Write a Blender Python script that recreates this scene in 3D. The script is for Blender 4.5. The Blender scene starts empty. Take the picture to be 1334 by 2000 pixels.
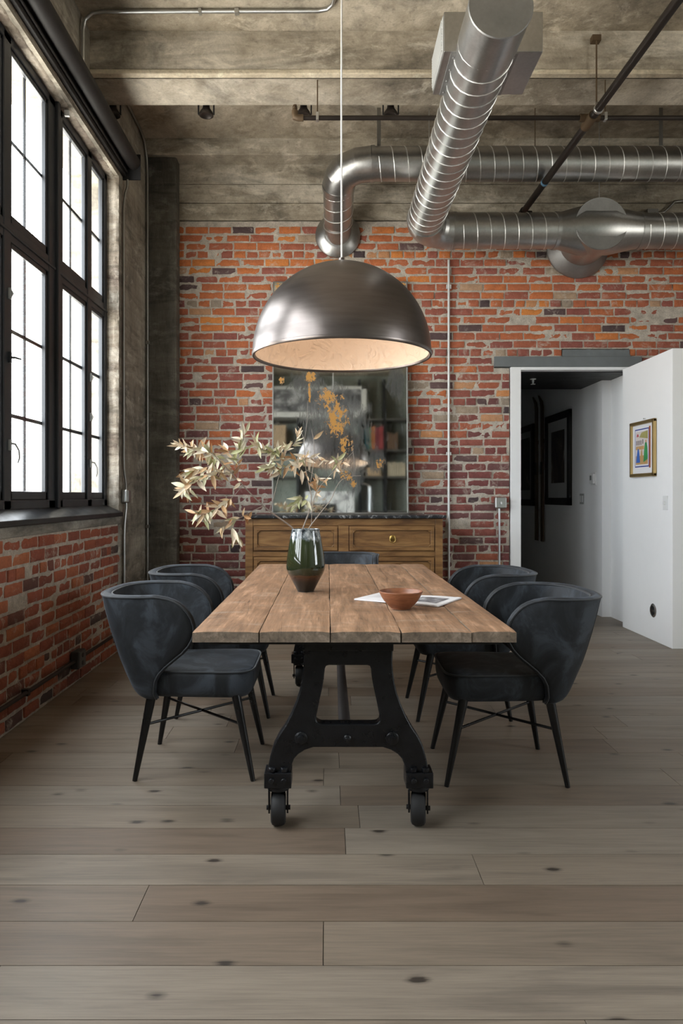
import bpy, bmesh, math, random
from mathutils import Vector, Matrix, noise
R = math.radians
random.seed(7)
sc = bpy.context.scene
COL = sc.collection

# ------------------------------------------------------------------ camera
F_PX, VPX, VPY, EYE = 1400.0, 640.0, 969.0, 1.22     # focal length and horizon in photo pixels (1334 x 2000)
cam_d = bpy.data.cameras.new('camera')
cam = bpy.data.objects.new('camera', cam_d); COL.objects.link(cam)
cam.location = (0, 0, EYE); cam.rotation_euler = (R(90), 0, 0)
cam_d.sensor_fit = 'VERTICAL'; cam_d.sensor_height = 36.0; cam_d.sensor_width = 24.0
cam_d.lens = F_PX / 2000 * 36.0
cam_d.shift_x = (667 - VPX) / 2000; cam_d.shift_y = (VPY - 1000) / 2000
cam_d.clip_start = 0.05
sc.camera = cam

# ------------------------------------------------------------------ light
SKY = 7.0
w = bpy.data.worlds.new('sky'); sc.world = w; w.use_nodes = True
nt = w.node_tree; nt.nodes.clear()
wo = nt.nodes.new('ShaderNodeOutputWorld'); bg = nt.nodes.new('ShaderNodeBackground')
tc = nt.nodes.new('ShaderNodeTexCoord'); sx = nt.nodes.new('ShaderNodeSeparateXYZ')
mr = nt.nodes.new('ShaderNodeMapRange'); mr.inputs[1].default_value = -0.08; mr.inputs[2].default_value = 0.04
mx = nt.nodes.new('ShaderNodeMix'); mx.data_type = 'RGBA'
mx.inputs[6].default_value = (0.98, 0.93, 0.85, 1); mx.inputs[7].default_value = (0.92, 0.96, 1.0, 1)
nt.links.new(tc.outputs['Generated'], sx.inputs[0]); nt.links.new(sx.outputs[2], mr.inputs[0])
nt.links.new(mr.outputs[0], mx.inputs[0]); nt.links.new(mx.outputs[2], bg.inputs[0])
bg.inputs[1].default_value = SKY
nt.links.new(bg.outputs[0], wo.inputs[0])

def portal(name, loc, rot, sx_, sy_):
    l = bpy.data.lights.new(name, 'AREA'); l.shape = 'RECTANGLE'; l.size = sx_; l.size_y = sy_
    l.cycles.is_portal = True
    o = bpy.data.objects.new(name, l); COL.objects.link(o); o.location = loc; o.rotation_euler = rot
    return o
# daylight enters by the windows only: portals help the renderer sample the sky through them
portal('daylight_portal', (-1.99, 4.61, 2.45), (0, R(-90), 0), 2.7, 2.2)
portal('daylight_portal', (-1.99, 1.55, 2.45), (0, R(-90), 0), 2.7, 2.9)
portal('daylight_portal', (6.6, .8, 2.3), (0, R(90), 0), 2.6, 2.0)

vs = sc.view_settings
sc.display_settings.display_device = 'sRGB'
vs.view_transform = 'Standard'; vs.look = 'None'; vs.gamma = 1.0; vs.use_curve_mapping = False
vs.exposure = 1.15
cy = sc.cycles
cy.max_bounces = 10; cy.diffuse_bounces = 5; cy.glossy_bounces = 5; cy.transparent_max_bounces = 12
cy.sample_clamp_indirect = 8.0; cy.caustics_reflective = False; cy.caustics_refractive = False
cy.use_denoising = True

# ------------------------------------------------------------------ helpers
def P(px, py, Y):
    """point seen at photo pixel (px, py) at distance Y from the camera plane"""
    return Vector(((px - VPX) * Y / F_PX, Y, EYE - (py - VPY) * Y / F_PX))

class MB:
    """collects shapes, built as ONE mesh object"""
    def __init__(s): s.v = []; s.f = []; s.m = []; s.a = []; s.mi = 0; s.rv = 0.0
    def add(s, vs_, fs, rv=None):
        n = len(s.v); s.v += [tuple(p) for p in vs_]
        s.f += [tuple(i + n for i in f) for f in fs]; s.m += [s.mi] * len(fs)
        s.a += [s.rv if rv is None else rv] * len(vs_)
    def box(s, a, b, rv=None):
        x0, y0, z0 = a; x1, y1, z1 = b
        s.add([(x0,y0,z0),(x1,y0,z0),(x1,y1,z0),(x0,y1,z0),(x0,y0,z1),(x1,y0,z1),(x1,y1,z1),(x0,y1,z1)],
              [(0,3,2,1),(4,5,6,7),(0,1,5,4),(1,2,6,5),(2,3,7,6),(3,0,4,7)], rv)
    def tube(s, pts, r, n=12, caps=True, rv=None):
        pts = [Vector(p) for p in pts]; N = len(pts)
        rs = r if isinstance(r, (list, tuple)) else [r] * N
        T = []
        for i in range(N):
            a = pts[max(i-1,0)]; b = pts[min(i+1,N-1)]
            if 0 < i < N-1:
                t = (pts[i]-a).normalized() + (b-pts[i]).normalized()
            else: t = b - a
            T.append(t.normalized())
        up = Vector((0,0,1)) if abs(T[0].z) < .9 else Vector((1,0,0))
        u = T[0].cross(up).normalized(); vs_ = []; fs = []
        for i in range(N):
            u = (u - T[i]*u.dot(T[i])).normalized(); v = T[i].cross(u)
            for k in range(n):
                t = 2*math.pi*k/n
                vs_.append(pts[i] + (u*math.cos(t) + v*math.sin(t))*rs[i])
        for i in range(N-1):
            for k in range(n):
                k2 = (k+1) % n
                fs.append((i*n+k, i*n+k2, (i+1)*n+k2, (i+1)*n+k))
        if caps:
            fs.append(tuple(range(n))[::-1]); fs.append(tuple((N-1)*n+k for k in range(n)))
        s.add(vs_, fs, rv)
    def lathe(s, prof, c=(0,0,0), n=48, axis='Z', rv=None, cap=True):
        vs_ = []; fs = []; N = len(prof)
        for (r, z) in prof:
            for k in range(n):
                t = 2*math.pi*k/n; a, b = r*math.cos(t), r*math.sin(t)
                p = (a, b, z) if axis == 'Z' else ((a, z, b) if axis == 'Y' else (z, a, b))
                vs_.append((p[0]+c[0], p[1]+c[1], p[2]+c[2]))
        for i in range(N-1):
            for k in range(n):
                k2 = (k+1) % n
                q = (i*n+k, i*n+k2, (i+1)*n+k2, (i+1)*n+k)
                fs.append(q)
        if cap and prof[0][0] > 1e-5: fs.append(tuple(range(n))[::-1])
        if cap and prof[-1][0] > 1e-5: fs.append(tuple((N-1)*n+k for k in range(n)))
        s.add(vs_, fs, rv)
    def grid(s, fn, nu, nv, rv=None):
        vs_ = [fn(i/nu, j/nv) for j in range(nv+1) for i in range(nu+1)]
        W = nu+1
        s.add(vs_, [(j*W+i, j*W+i+1, (j+1)*W+i+1, (j+1)*W+i) for j in range(nv) for i in range(nu)], rv)
    def prism(s, poly, a0, a1, axis='Y', rv=None):
        n = len(poly); vs_ = []
        for t in (a0, a1):
            for (p, q) in poly:
                vs_.append((p, t, q) if axis == 'Y' else ((t, p, q) if axis == 'X' else (p, q, t)))
        s.add(vs_, [tuple(range(n))[::-1], tuple(range(n, 2*n))] + [(i, (i+1) % n, n+(i+1) % n, n+i) for i in range(n)], rv)

def wloc(o):
    v = Vector((0,0,0))
    while o is not None: v += o.location; o = o.parent
    return v

def build(name, mb, mats, parent=None, origin=None, world=True, smooth=40, bevel=0, seg=2):
    me = bpy.data.meshes.new(name)
    if parent is None and origin is None:
        xs = [p[0] for p in mb.v]; ys = [p[1] for p in mb.v]; zs = [p[2] for p in mb.v]
        origin = ((min(xs)+max(xs))/2, (min(ys)+max(ys))/2, min(zs))
    off = Vector(origin) if parent is None else (wloc(parent) if world else Vector((0,0,0)))
    me.from_pydata([Vector(p)-off for p in mb.v], [], mb.f)
    at = me.attributes.new('rnd', 'FLOAT', 'POINT'); at.data.foreach_set('value', mb.a)
    mats = mats if isinstance(mats, (list, tuple)) else [mats]
    for m in mats: me.materials.append(m)
    me.polygons.foreach_set('material_index', mb.m)
    bm = bmesh.new(); bm.from_mesh(me); bmesh.ops.recalc_face_normals(bm, faces=bm.faces); bm.to_mesh(me); bm.free()
    if smooth:
        me.polygons.foreach_set('use_smooth', [True]*len(me.polygons))
        me.set_sharp_from_angle(angle=R(smooth))
    me.update()
    o = bpy.data.objects.new(name, me); COL.objects.link(o)
    if parent is None: o.location = off
    else: o.parent = parent
    if bevel:
        b = o.modifiers.new('bevel', 'BEVEL'); b.width = bevel; b.segments = seg; b.limit_method = 'ANGLE'; b.angle_limit = R(35)
        b.harden_normals = False
    return o

def tag(o, label=None, cat=None, group=None, kind=None):
    if label: o['label'] = label
    if cat: o['category'] = cat
    if group: o['group'] = group
    if kind: o['kind'] = kind
    return o

def thing(name, loc, label, cat, group=None):
    o = bpy.data.objects.new(name, None); COL.objects.link(o); o.location = loc; o.empty_display_size = .1
    return tag(o, label, cat, group)

def struct(name, mb, mats, **k):
    return tag(build(name, mb, mats, origin=(0,0,0), **k), kind='structure')

def copy_tree(o, parent=None):
    c = o.copy(); COL.objects.link(c)
    if parent is not None: c.parent = parent
    for ch in list(o.children): copy_tree(ch, c)
    return c

# ------------------------------------------------------------------ materials
class NT:
    def __init__(s, name):
        s.m = bpy.data.materials.new(name); s.m.use_nodes = True
        s.t = s.m.node_tree; s.b = s.t.nodes['Principled BSDF']; s._c = None
    def n(s, t, **k):
        x = s.t.nodes.new(t)
        for a, v in k.items(): setattr(x, a, v)
        return x
    def l(s, a, b): s.t.links.new(a, b)
    def set(s, **k):
        for a, v in k.items():
            i = s.b.inputs[a.replace('_', ' ')]
            if hasattr(v, 'is_output'): s.l(v, i)
            else: i.default_value = (*v, 1) if isinstance(v, tuple) and len(v) == 3 else v
        return s
    def co(s, scale=(1,1,1), kind='Object', off=None):
        c = s.n('ShaderNodeTexCoord').outputs[kind]
        m = s.n('ShaderNodeMapping'); m.inputs['Scale'].default_value = scale
        s.l(c, m.inputs['Vector'])
        if off is not None: s.l(off, m.inputs['Location'])
        return m.outputs[0]
    def noise(s, co, scale, detail=4, rough=.55, dist=0.0):
        x = s.n('ShaderNodeTexNoise'); x.inputs['Scale'].default_value = scale; x.inputs['Detail'].default_value = detail
        x.inputs['Roughness'].default_value = rough; x.inputs['Distortion'].default_value = dist
        s.l(co, x.inputs['Vector']); return x.outputs['Fac']
    def voro(s, co, scale, feature='F1'):
        x = s.n('ShaderNodeTexVoronoi', feature=feature); x.inputs['Scale'].default_value = scale
        s.l(co, x.inputs['Vector']); return x.outputs['Distance']
    def ramp(s, fac, stops):
        x = s.n('ShaderNodeValToRGB'); e = x.color_ramp.elements
        while len(e) < len(stops): e.new(0.5)
        for q, (p, c) in zip(e, stops):
            q.position = p; q.color = (*c, 1) if isinstance(c, tuple) else (c, c, c, 1)
        s.l(fac, x.inputs[0]); return x.outputs[0]
    def mix(s, fac, a, b, mode='MIX'):
        x = s.n('ShaderNodeMix', data_type='RGBA', blend_type=mode)
        for i, v in ((0, fac), (6, a), (7, b)):
            if hasattr(v, 'is_output'): s.l(v, x.inputs[i])
            else: x.inputs[i].default_value = (*v, 1) if isinstance(v, tuple) else v
        return x.outputs[2]
    def math(s, op, a, b=0.0, clamp=False):
        x = s.n('ShaderNodeMath', operation=op); x.use_clamp = clamp
        for i, v in ((0, a), (1, b)):
            if hasattr(v, 'is_output'): s.l(v, x.inputs[i])
            else: x.inputs[i].default_value = v
        return x.outputs[0]
    def attr(s, name='rnd'):
        x = s.n('ShaderNodeAttribute'); x.attribute_name = name; return x.outputs['Fac']
    def sep(s, co):
        x = s.n('ShaderNodeSeparateXYZ'); s.l(co, x.inputs[0]); return x.outputs
    def comb(s, x=0., y=0., z=0.):
        c = s.n('ShaderNodeCombineXYZ')
        for i, v in enumerate((x, y, z)):
            if hasattr(v, 'is_output'): s.l(v, c.inputs[i])
            else: c.inputs[i].default_value = v
        return c.outputs[0]
    def bump(s, h, strength=.3, dist=.01):
        x = s.n('ShaderNodeBump'); x.inputs['Strength'].default_value = strength; x.inputs['Distance'].default_value = dist
        s.l(h, x.inputs['Height']); s.l(x.outputs[0], s.b.inputs['Normal']); return s

def simple(name, col, rough=.5, metal=0., var=.0, sheen=0., coat=0.):
    t = NT(name); t.set(Base_Color=col, Roughness=rough, Metallic=metal, Sheen_Weight=sheen, Coat_Weight=coat)
    if var:
        n_ = t.noise(t.co(), 9, 5)
        t.set(Base_Color=t.mix(n_, tuple(c*(1-var) for c in col), tuple(min(1, c*(1+var)) for c in col)))
        t.set(Roughness=t.math('ADD', t.math('MULTIPLY', n_, .25), rough-.12))
    return t.m

def concrete(name, light, mid, dark, sc_=(1,1,1), seed=0., board=0.):
    t = NT(name)
    c = t.co(sc_); c2 = t.co((sc_[0]*.35, sc_[1]*.35, sc_[2]*1.6))
    big = t.noise(c2, 1.7 + seed*.1, 6, .62, .6); med = t.noise(c, 6 + seed, 7, .68, .4); fine = t.noise(c, 60, 4, .7)
    col = t.ramp(t.math('ADD', t.math('MULTIPLY', big, .65), t.math('MULTIPLY', med, .35)),
                 [(.34, dark), (.48, mid), (.62, light), (.75, tuple(min(1, x*1.15) for x in light))])
    pits = t.ramp(t.noise(c, 24, 3, .6), [(.30, .55), (.40, 1.)])
    col = t.mix(.55, col, pits, 'MULTIPLY')
    col = t.mix(.35, col, t.ramp(fine, [(.3, .6), (.7, 1.25)]), 'MULTIPLY')
    eff = t.ramp(t.noise(t.co((.8, .8, 1.5)), 3.1+seed*.2, 9, .76, .5), [(.54, 0.), (.64, .5)])
    col = t.mix(eff, col, tuple(min(1., x*1.35+.06) for x in light))
    drk = t.ramp(t.noise(t.co((.45, .5, 1.8)), 2.0+seed*.15, 8, .7, .9), [(.36, .42), (.50, 1.)])
    col = t.mix(.8, col, drk, 'MULTIPLY')
    st = t.noise(t.co((2.0, .6, 14)), 2.2, 4, .6)          # faint board streaks
    col = t.mix(.5, col, t.ramp(st, [(.35, .7), (.6, 1.1)]), 'MULTIPLY')
    t.set(Base_Color=col, Roughness=.88)
    h = t.math('ADD', t.math('MULTIPLY', med, .6), t.math('MULTIPLY', fine, .25))
    t.bump(h, .5, .02)
    return t.m

M = {}
M['concrete'] = concrete('concrete_beam', (.62,.56,.46), (.40,.345,.265), (.16,.135,.10))
M['concrete_ceiling'] = concrete('concrete_soffit', (.56,.49,.385), (.36,.305,.225), (.14,.12,.09), seed=3)
M['concrete_wall'] = concrete('concrete_wall', (.44,.40,.33), (.29,.26,.21), (.12,.108,.09), (1.,1.,.35), seed=5)
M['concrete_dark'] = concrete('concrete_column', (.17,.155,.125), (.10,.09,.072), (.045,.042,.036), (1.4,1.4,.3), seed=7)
M['concrete_pale'] = concrete('pale_concrete_strip', (.80,.70,.54), (.62,.53,.39), (.36,.30,.22), seed=4)
M['concrete_rough'] = concrete('rough_plaster_reveal', (.52,.47,.40), (.34,.29,.23), (.14,.10,.08), (2,2,2), seed=2)
M['cement'] = concrete('cement_render', (.42,.40,.35), (.32,.30,.26), (.2,.18,.15), (2,2,2), seed=1)

def brick_mat(name, hue):
    t = NT(name); a = t.attr(); c = t.co()
    col = t.ramp(a, hue)
    f = t.noise(c, 22, 6, .7, .3); g = t.noise(c, 90, 4, .7)
    col = t.mix(.75, col, t.ramp(f, [(.25, .62), (.5, 1.), (.75, 1.25)]), 'MULTIPLY')
    col = t.mix(.4, col, t.ramp(g, [(.3, .6), (.7, 1.3)]), 'MULTIPLY')
    smear = t.ramp(t.noise(c, 7.5, 8, .80, .8), [(.55, 0.), (.69, .75)])
    col = t.mix(smear, col, (.58,.51,.43))
    t.set(Base_Color=col, Roughness=.92)
    t.bump(t.math('ADD', f, t.math('MULTIPLY', g, .5)), .6, .008)
    return t.m
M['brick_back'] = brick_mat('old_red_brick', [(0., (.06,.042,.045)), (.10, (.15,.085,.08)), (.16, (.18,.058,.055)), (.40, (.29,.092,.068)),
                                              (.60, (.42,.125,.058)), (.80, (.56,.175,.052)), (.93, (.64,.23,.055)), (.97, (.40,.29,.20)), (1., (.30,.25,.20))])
M['brick_left'] = brick_mat('red_parapet_brick', [(0., (.08,.06,.055)), (.1, (.20,.07,.05)), (.4, (.30,.085,.05)), (.75, (.38,.12,.06)), (1., (.46,.16,.075))])
def mortar_mat():
    t = NT('crumbling_mortar'); c = t.co()
    f = t.noise(c, 14, 6, .7); g = t.noise(c, 110, 4, .7)
    col = t.mix(t.ramp(f, [(.3, 0.), (.65, 1.)]), (.40,.35,.29), (.70,.63,.54))
    col = t.mix(.5, col, t.ramp(g, [(.3, .5), (.7, 1.3)]), 'MULTIPLY')
    t.set(Base_Color=col, Roughness=.95); t.bump(t.math('ADD', f, g), .8, .012)
    return t.m
M['mortar'] = mortar_mat()

def floor_mat():
    t = NT('oak_floor_planks'); a = t.attr()
    off = t.comb(t.math('MULTIPLY', a, 37.), t.math('MULTIPLY', a, 11.), 0.)
    c = t.co((.9, 9, 1), off=off); cf = t.co((2.2, 60, 1), off=off); ck = t.co((2.2, 4.2, 1), off=off)
    g = t.noise(c, 1.6, 6, .6, .8); fine = t.noise(cf, 2.0, 4, .65, .2)
    base = t.ramp(a, [(0., (.168,.124,.090)), (.3, (.208,.165,.125)), (.7, (.228,.187,.146)), (1., (.245,.206,.166))])
    col = t.mix(.8, base, t.ramp(g, [(.3, .66), (.5, 1.), (.7, 1.18)]), 'MULTIPLY')
    col = t.mix(.6, col, t.ramp(fine, [(.3, .68), (.6, 1.12)]), 'MULTIPLY')
    kd = t.voro(ck, 1.9)
    col = t.mix(t.ramp(t.math('ADD', kd, t.math('MULTIPLY', t.math('SUBTRACT', t.noise(cf, 1.1, 5, .7, .8), .42), .28)), [(.085, .95), (.11, .5), (.18, 0.)]), col, (.035,.027,.022))
    t.set(Base_Color=col, Roughness=t.math('ADD', t.math('MULTIPLY', fine, .22), .34))
    t.bump(fine, .12, .002)
    return t.m
M['floor'] = floor_mat()

def table_mat(name, tint, end=False):
    t = NT(name); a = t.attr()
    off = t.comb(t.math('MULTIPLY', a, 13.), t.math('MULTIPLY', a, 29.), 0.)
    c = t.co((9, .9, 9), off=off); cx = t.co((7, 5, 7), off=off); cf = t.co((70, 4, 70), off=off)
    g = t.noise(c, 1.9, 7, .66, 1.2); x = t.noise(cx, 1.3, 6, .7, .4); f = t.noise(cf, 1.4, 4, .65)
    col = t.ramp(t.math('ADD', t.math('MULTIPLY', g, .6), t.math('MULTIPLY', x, .4)),
                 [(.34, tuple(.40*q for q in tint)), (.44, tuple(.78*q for q in tint)), (.53, tint), (.64, tuple(min(1, q*1.5+.04) for q in tint))])
    col = t.mix(.55, col, t.ramp(f, [(.3, .6), (.6, 1.15)]), 'MULTIPLY')
    wht = t.ramp(t.noise(t.co((3, 11, 3), off=off), 1.7, 7, .75), [(.54, 0.), (.70, .6)])
    col = t.mix(wht, col, (.46,.38,.30))
    crk = t.ramp(t.noise(t.co((16, 1.3, 16), off=off), 1.5, 8, .8, 1.5), [(.34, .3), (.42, 1.)])
    col = t.mix(.8, col, crk, 'MULTIPLY')
    t.set(Base_Color=col, Roughness=t.math('ADD', t.math('MULTIPLY', x, .3), .35)); t.bump(t.math('ADD', f, g), .35, .004)
    return t.m
M['table'] = table_mat('reclaimed_table_wood', (.33,.187,.105))
M['table_end'] = table_mat('weathered_end_grain', (.22,.17,.125))
def cab_mat():
    t = NT('walnut_dresser_wood'); c = t.co((1.2, 3, 9)); f = t.noise(t.co((3, 5, 55)), 1.5, 4, .6); g = t.noise(c, 2.2, 6, .6, 1.)
    col = t.ramp(g, [(.3, (.10,.045,.015)), (.5, (.22,.11,.038)), (.7, (.31,.17,.064))])
    col = t.mix(.4, col, t.ramp(f, [(.3, .65), (.6, 1.1)]), 'MULTIPLY')
    t.set(Base_Color=col, Roughness=.45); t.bump(f, .15, .002); return t.m
M['dresser'] = cab_mat()
M['dresser_dark'] = simple('dark_walnut_moulding', (.10,.052,.022), .5, 0, .3)
def marble():
    t = NT('dark_veined_marble'); c = t.co(); v = t.noise(c, 9, 8, .75, 1.8)
    t.set(Base_Color=t.ramp(v, [(.48, (.02,.022,.026)), (.56, (.05,.055,.06)), (.62, (.42,.43,.44)), (.66, (.05,.05,.06))]), Roughness=.22); return t.m
M['marble'] = marble()

def galv(name, base=.62, rough=.30):
    t = NT(name); c = t.co()
    sp_ = t.noise(c, 55, 3, .6); big = t.noise(c, 3.5, 5, .6)
    col = t.mix(t.ramp(big, [(.35, 0.), (.7, 1.)]), (base*.80, base*.81, base*.80), (base*1.08, base*1.07, base*1.05))
    col = t.mix(.25, col, t.ramp(sp_, [(.3, .7), (.7, 1.2)]), 'MULTIPLY')
    t.set(Base_Color=col, Metallic=1., Roughness=t.math('ADD', t.math('MULTIPLY', sp_, .14), rough-.02))
    return t.m
M['galv'] = galv('galvanised_steel', .52, .30)
M['seam'] = galv('seam_highlight_steel', .85, .42)  # paler base paints in the light that raised duct seams catch
M['galv_dull'] = galv('dull_galvanised_cap', .36, .5)
M['conduit'] = simple('steel_conduit', (.55,.56,.56), .35, 1., .12)
M['conduit_dull'] = simple('aged_conduit', (.30,.29,.27), .45, 1., .2)
M['white_conduit'] = simple('pale_painted_conduit', (.62,.63,.62), .4, .3, .05)
M['iron_pipe'] = simple('black_iron_pipe', (.035,.028,.024), .45, .6, .5)
M['rust'] = simple('rusty_fitting', (.10,.065,.035), .6, .3, .5)
M['white_wall'] = simple('white_plaster', (.88,.885,.89), .75, 0, .02)
M['hall_wall'] = simple('hall_paint', (.84,.85,.86), .7, 0, .02)
M['black_paint'] = simple('black_ceiling_paint', (.012,.012,.013), .45, 0, .2)
M['frame_paint'] = simple('charcoal_window_frame', (.028,.031,.036), .42, .2, .15)
M['sill'] = simple('dark_metal_sill', (.022,.024,.028), .35, .4, .2)
M['blind'] = simple('dark_brown_blind_fabric', (.009,.007,.006), .65, 0, .2)
M['black'] = simple('matte_black', (.010,.010,.011), .5, 0, .2)
M['black_metal'] = simple('black_chair_leg', (.004,.004,.0045), .3, .1, .1)
M['cast_iron'] = (lambda t: (t.set(Base_Color=t.ramp(t.noise(t.co(), 18, 6, .7), [(.3, (.004,.0045,.006)), (.7, (.012,.013,.016))]), Metallic=.2,
                     Roughness=t.math('ADD', t.math('MULTIPLY', t.noise(t.co(), 30, 4), .3), .16)), t.bump(t.noise(t.co(), 55, 5, .7), .35, .006), t.m)[-1])(NT('cast_iron'))
M['rubber'] = simple('worn_rubber_wheel', (.012,.012,.013), .65, 0, .3)
def velvet():
    t = NT('charcoal_velvet'); c = t.co((1, 1, .6)); n_ = t.noise(c, 7, 6, .62, 1.0)
    t.set(Base_Color=t.ramp(n_, [(.38, (.004,.0055,.0075)), (.50, (.012,.0155,.0205)), (.62, (.040,.049,.062))]), Roughness=.7,
          Sheen_Weight=.13, Sheen_Roughness=.35, Sheen_Tint=(.62,.68,.78, 1.))
    t.bump(t.noise(t.co(), 300, 2), .08, .001); return t.m
M['velvet'] = velvet()
M['piping'] = simple('charcoal_piping', (.012,.015,.019), .7, 0, .1, sheen=.2)
M['plastic_white'] = simple('white_plastic', (.75,.76,.76), .4)
M['plastic_grey'] = simple('grey_plastic', (.35,.36,.36), .4)
M['steel'] = simple('polished_steel', (.7,.7,.7), .2, 1.)
M['brass'] = simple('aged_brass', (.45,.31,.10), .35, 1., .2)
M['gold'] = simple('gold_leaf_frame', (.62,.45,.20), .35, .9, .1)
M['lintel'] = simple('grey_painted_lintel', (.15,.165,.17), .7, 0, .25)
M['paper'] = simple('white_paper', (.82,.82,.84), .6)
M['cord'] = simple('white_cord', (.72,.71,.69), .6)
def glass():
    t = NT('window_glass'); nt_ = t.t; out = nt_.nodes['Material Output']
    tr = t.n('ShaderNodeBsdfTransparent'); gl = t.n('ShaderNodeBsdfGlossy'); gl.inputs['Roughness'].default_value = .02
    fr = t.n('ShaderNodeFresnel'); fr.inputs['IOR'].default_value = 1.35; mi = t.n('ShaderNodeMixShader')
    tr.inputs[0].default_value = (.95,.97,.97,1)
    t.l(t.math('MULTIPLY', fr.outputs[0], .12), mi.inputs[0]); t.l(tr.outputs[0], mi.inputs[1]); t.l(gl.outputs[0], mi.inputs[2]); t.l(mi.outputs[0], out.inputs[0])
    nt_.nodes.remove(t.b); return t.m
M['glass'] = glass()

# ------------------------------------------------------------------ SETTING
XL, YB, ZC = -1.66, 6.70, 4.466            # left wall, back wall, slab soffit
XR, YR = 6.5, -1.0

# floor planks, laid across the view
fl = MB()
row_y0 = 1.863 - .193*15
k = 0; y = row_y0
joints = {17: [.06], 18: [], 16: [-.566 + .0], 15: [-.012], 14: [-.55]}
rng = random.Random(3)
joint_rows = {15: [-.012], 16: [-.56], 18: [.062], 14: [-.85], 17: [-1.4]}
while y < 11.0:
    xs = list(joint_rows.get(k, []))
    x = (xs[-1] if xs else -1.7 + rng.uniform(.2, 2.0))
    if not xs: xs = [x]
    while x < XR: x += rng.uniform(1.5, 2.4); xs.append(x)
    x = xs[0]
    while x > XL: x -= rng.uniform(1.5, 2.4); xs.insert(0, x)
    for a, b in zip(xs[:-1], xs[1:]):
        a2, b2 = max(a, XL-.02), min(b, XR)
        if b2 - a2 < .02: continue
        g = .0011
        fl.box((a2+g, y+g, -.02), (b2-g, y+.193-g, 0), rv=rng.random())
    y += .193; k += 1
floor = struct('floor', fl, M['floor'], smooth=0)
fb = MB(); fb.box((-2.1, -1.2, -.12), (6.8, 11.2, -.012))
build('subfloor', fb, M['black'], floor, smooth=0)

# ceiling slab and beams
cb = MB(); cb.box((-2.1, -1.2, ZC), (6.8, 6.95, ZC+.25))
ceiling = struct('ceiling', cb, M['concrete_ceiling'], smooth=0)
bb = MB()
bb.prism([(5.0, ZC+.01), (5.0, 4.205), (5.03, 4.17), (5.045, 4.163), (5.395, 4.163), (5.395, ZC+.01)], XL, XR, axis='X')
build('beam', bb, M['concrete'], ceiling, smooth=0)
bb = MB(); bb.box((XL, 4.994, 4.163), (XR, 5.06, 4.196)); build('beam_edge_strip', bb, M['concrete_pale'], ceiling, smooth=0, bevel=.006)
bb = MB(); bb.box((XL, 1.4, 4.163), (XR, 1.8, ZC+.01)); build('beam', bb, M['concrete'], ceiling, smooth=0)
bb = MB(); bb.box((XL, 6.5, 4.317), (XR, YB+.05, ZC+.01)); build('beam', bb, M['concrete'], ceiling, smooth=0, bevel=.008)

# brickwork as real bricks over a lumpy mortar bed -------------------------------------------------
def brick_panel(to3, u0, u1, z0, z1, holes, rng, tone, pitch=.0764, L=.222, bh=.0620, dep=.05, header_every=6):
    mb = MB(); z = z0; row = 0
    while z + bh*.6 < z1:
        hd = (row % header_every) == 3
        length = L/2 if hd else L
        u = u0 - rng.uniform(0, length)
        while u < u1:
            ll = length + rng.uniform(-.012, .012)
            a, b = max(u + .006, u0), min(u + ll - .006, u1)
            zz0 = z + rng.uniform(-.003, .003); zz1 = z + bh + rng.uniform(-.004, .003)
            spans = [(a, b)]
            for (h0, h1, g0, g1) in holes:
                ns = []
                for (p, q) in spans:
                    if zz1 > g0 and zz0 < g1:
                        if p < h0: ns.append((p, min(q, h0)))
                        if q > h1: ns.append((max(p, h1), q))
                    else: ns.append((p, q))
                spans = [(p, q) for (p, q) in ns if q - p > .025]
            for (p, q) in spans:
                if rng.random() < .012: continue                    # a missing brick end
                rv = tone(rng, (zz0+zz1)/2); out = rng.uniform(-.005, .006); tilt = rng.uniform(-.004, .004)
                nx, nz = 7, 4; sd = rng.uniform(0, 99); vs_ = []; fs = []
                er = rng.uniform(.4, 1.3)
                for j in range(nz):
                    for i in range(nx):
                        s, t = i/(nx-1), j/(nz-1)
                        uu = p + (q-p)*s; vv = zz0 + (zz1-zz0)*t
                        nv = noise.noise(Vector((uu*9, vv*9, sd))); nv2 = noise.noise(Vector((uu*35, vv*35, sd+5)))
                        edge = i in (0, nx-1) or j in (0, nz-1)
                        du = dv = 0
                        if i == 0: du = abs(nv2)*.012*er
                        if i == nx-1: du = -abs(nv2)*.012*er
                        if j == 0: dv = abs(nv2)*.008*er
                        if j == nz-1: dv = -abs(nv2)*.008*er
                        o = out + tilt*(s-.5) + nv*.003 - (.006 if edge else 0) + (.0 if edge else nv2*.0015)
                        vs_.append(to3(uu+du, vv+dv, o))
                for j in range(nz-1):
                    for i in range(nx-1):
                        q0 = j*nx+i; fs.append((q0, q0+1, q0+nx+1, q0+nx))
                ring = [i for i in range(nx)] + [j*nx+nx-1 for j in range(1, nz)] + [(nz-1)*nx+i for i in range(nx-2, -1, -1)] + [j*nx for j in range(nz-2, 0, -1)]
                base = len(vs_)
                for r in ring:
                    s, t = (r % nx)/(nx-1), (r // nx)/(nz-1)
                    vs_.append(to3(p+(q-p)*s, zz0+(zz1-zz0)*t, -dep))
                n = len(ring)
                for i in range(n): fs.append((ring[i], ring[(i+1) % n], base+(i+1) % n, base+i))
                mb.add(vs_, fs, rv)
            u += ll
        z += pitch; row += 1
    return mb

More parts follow.
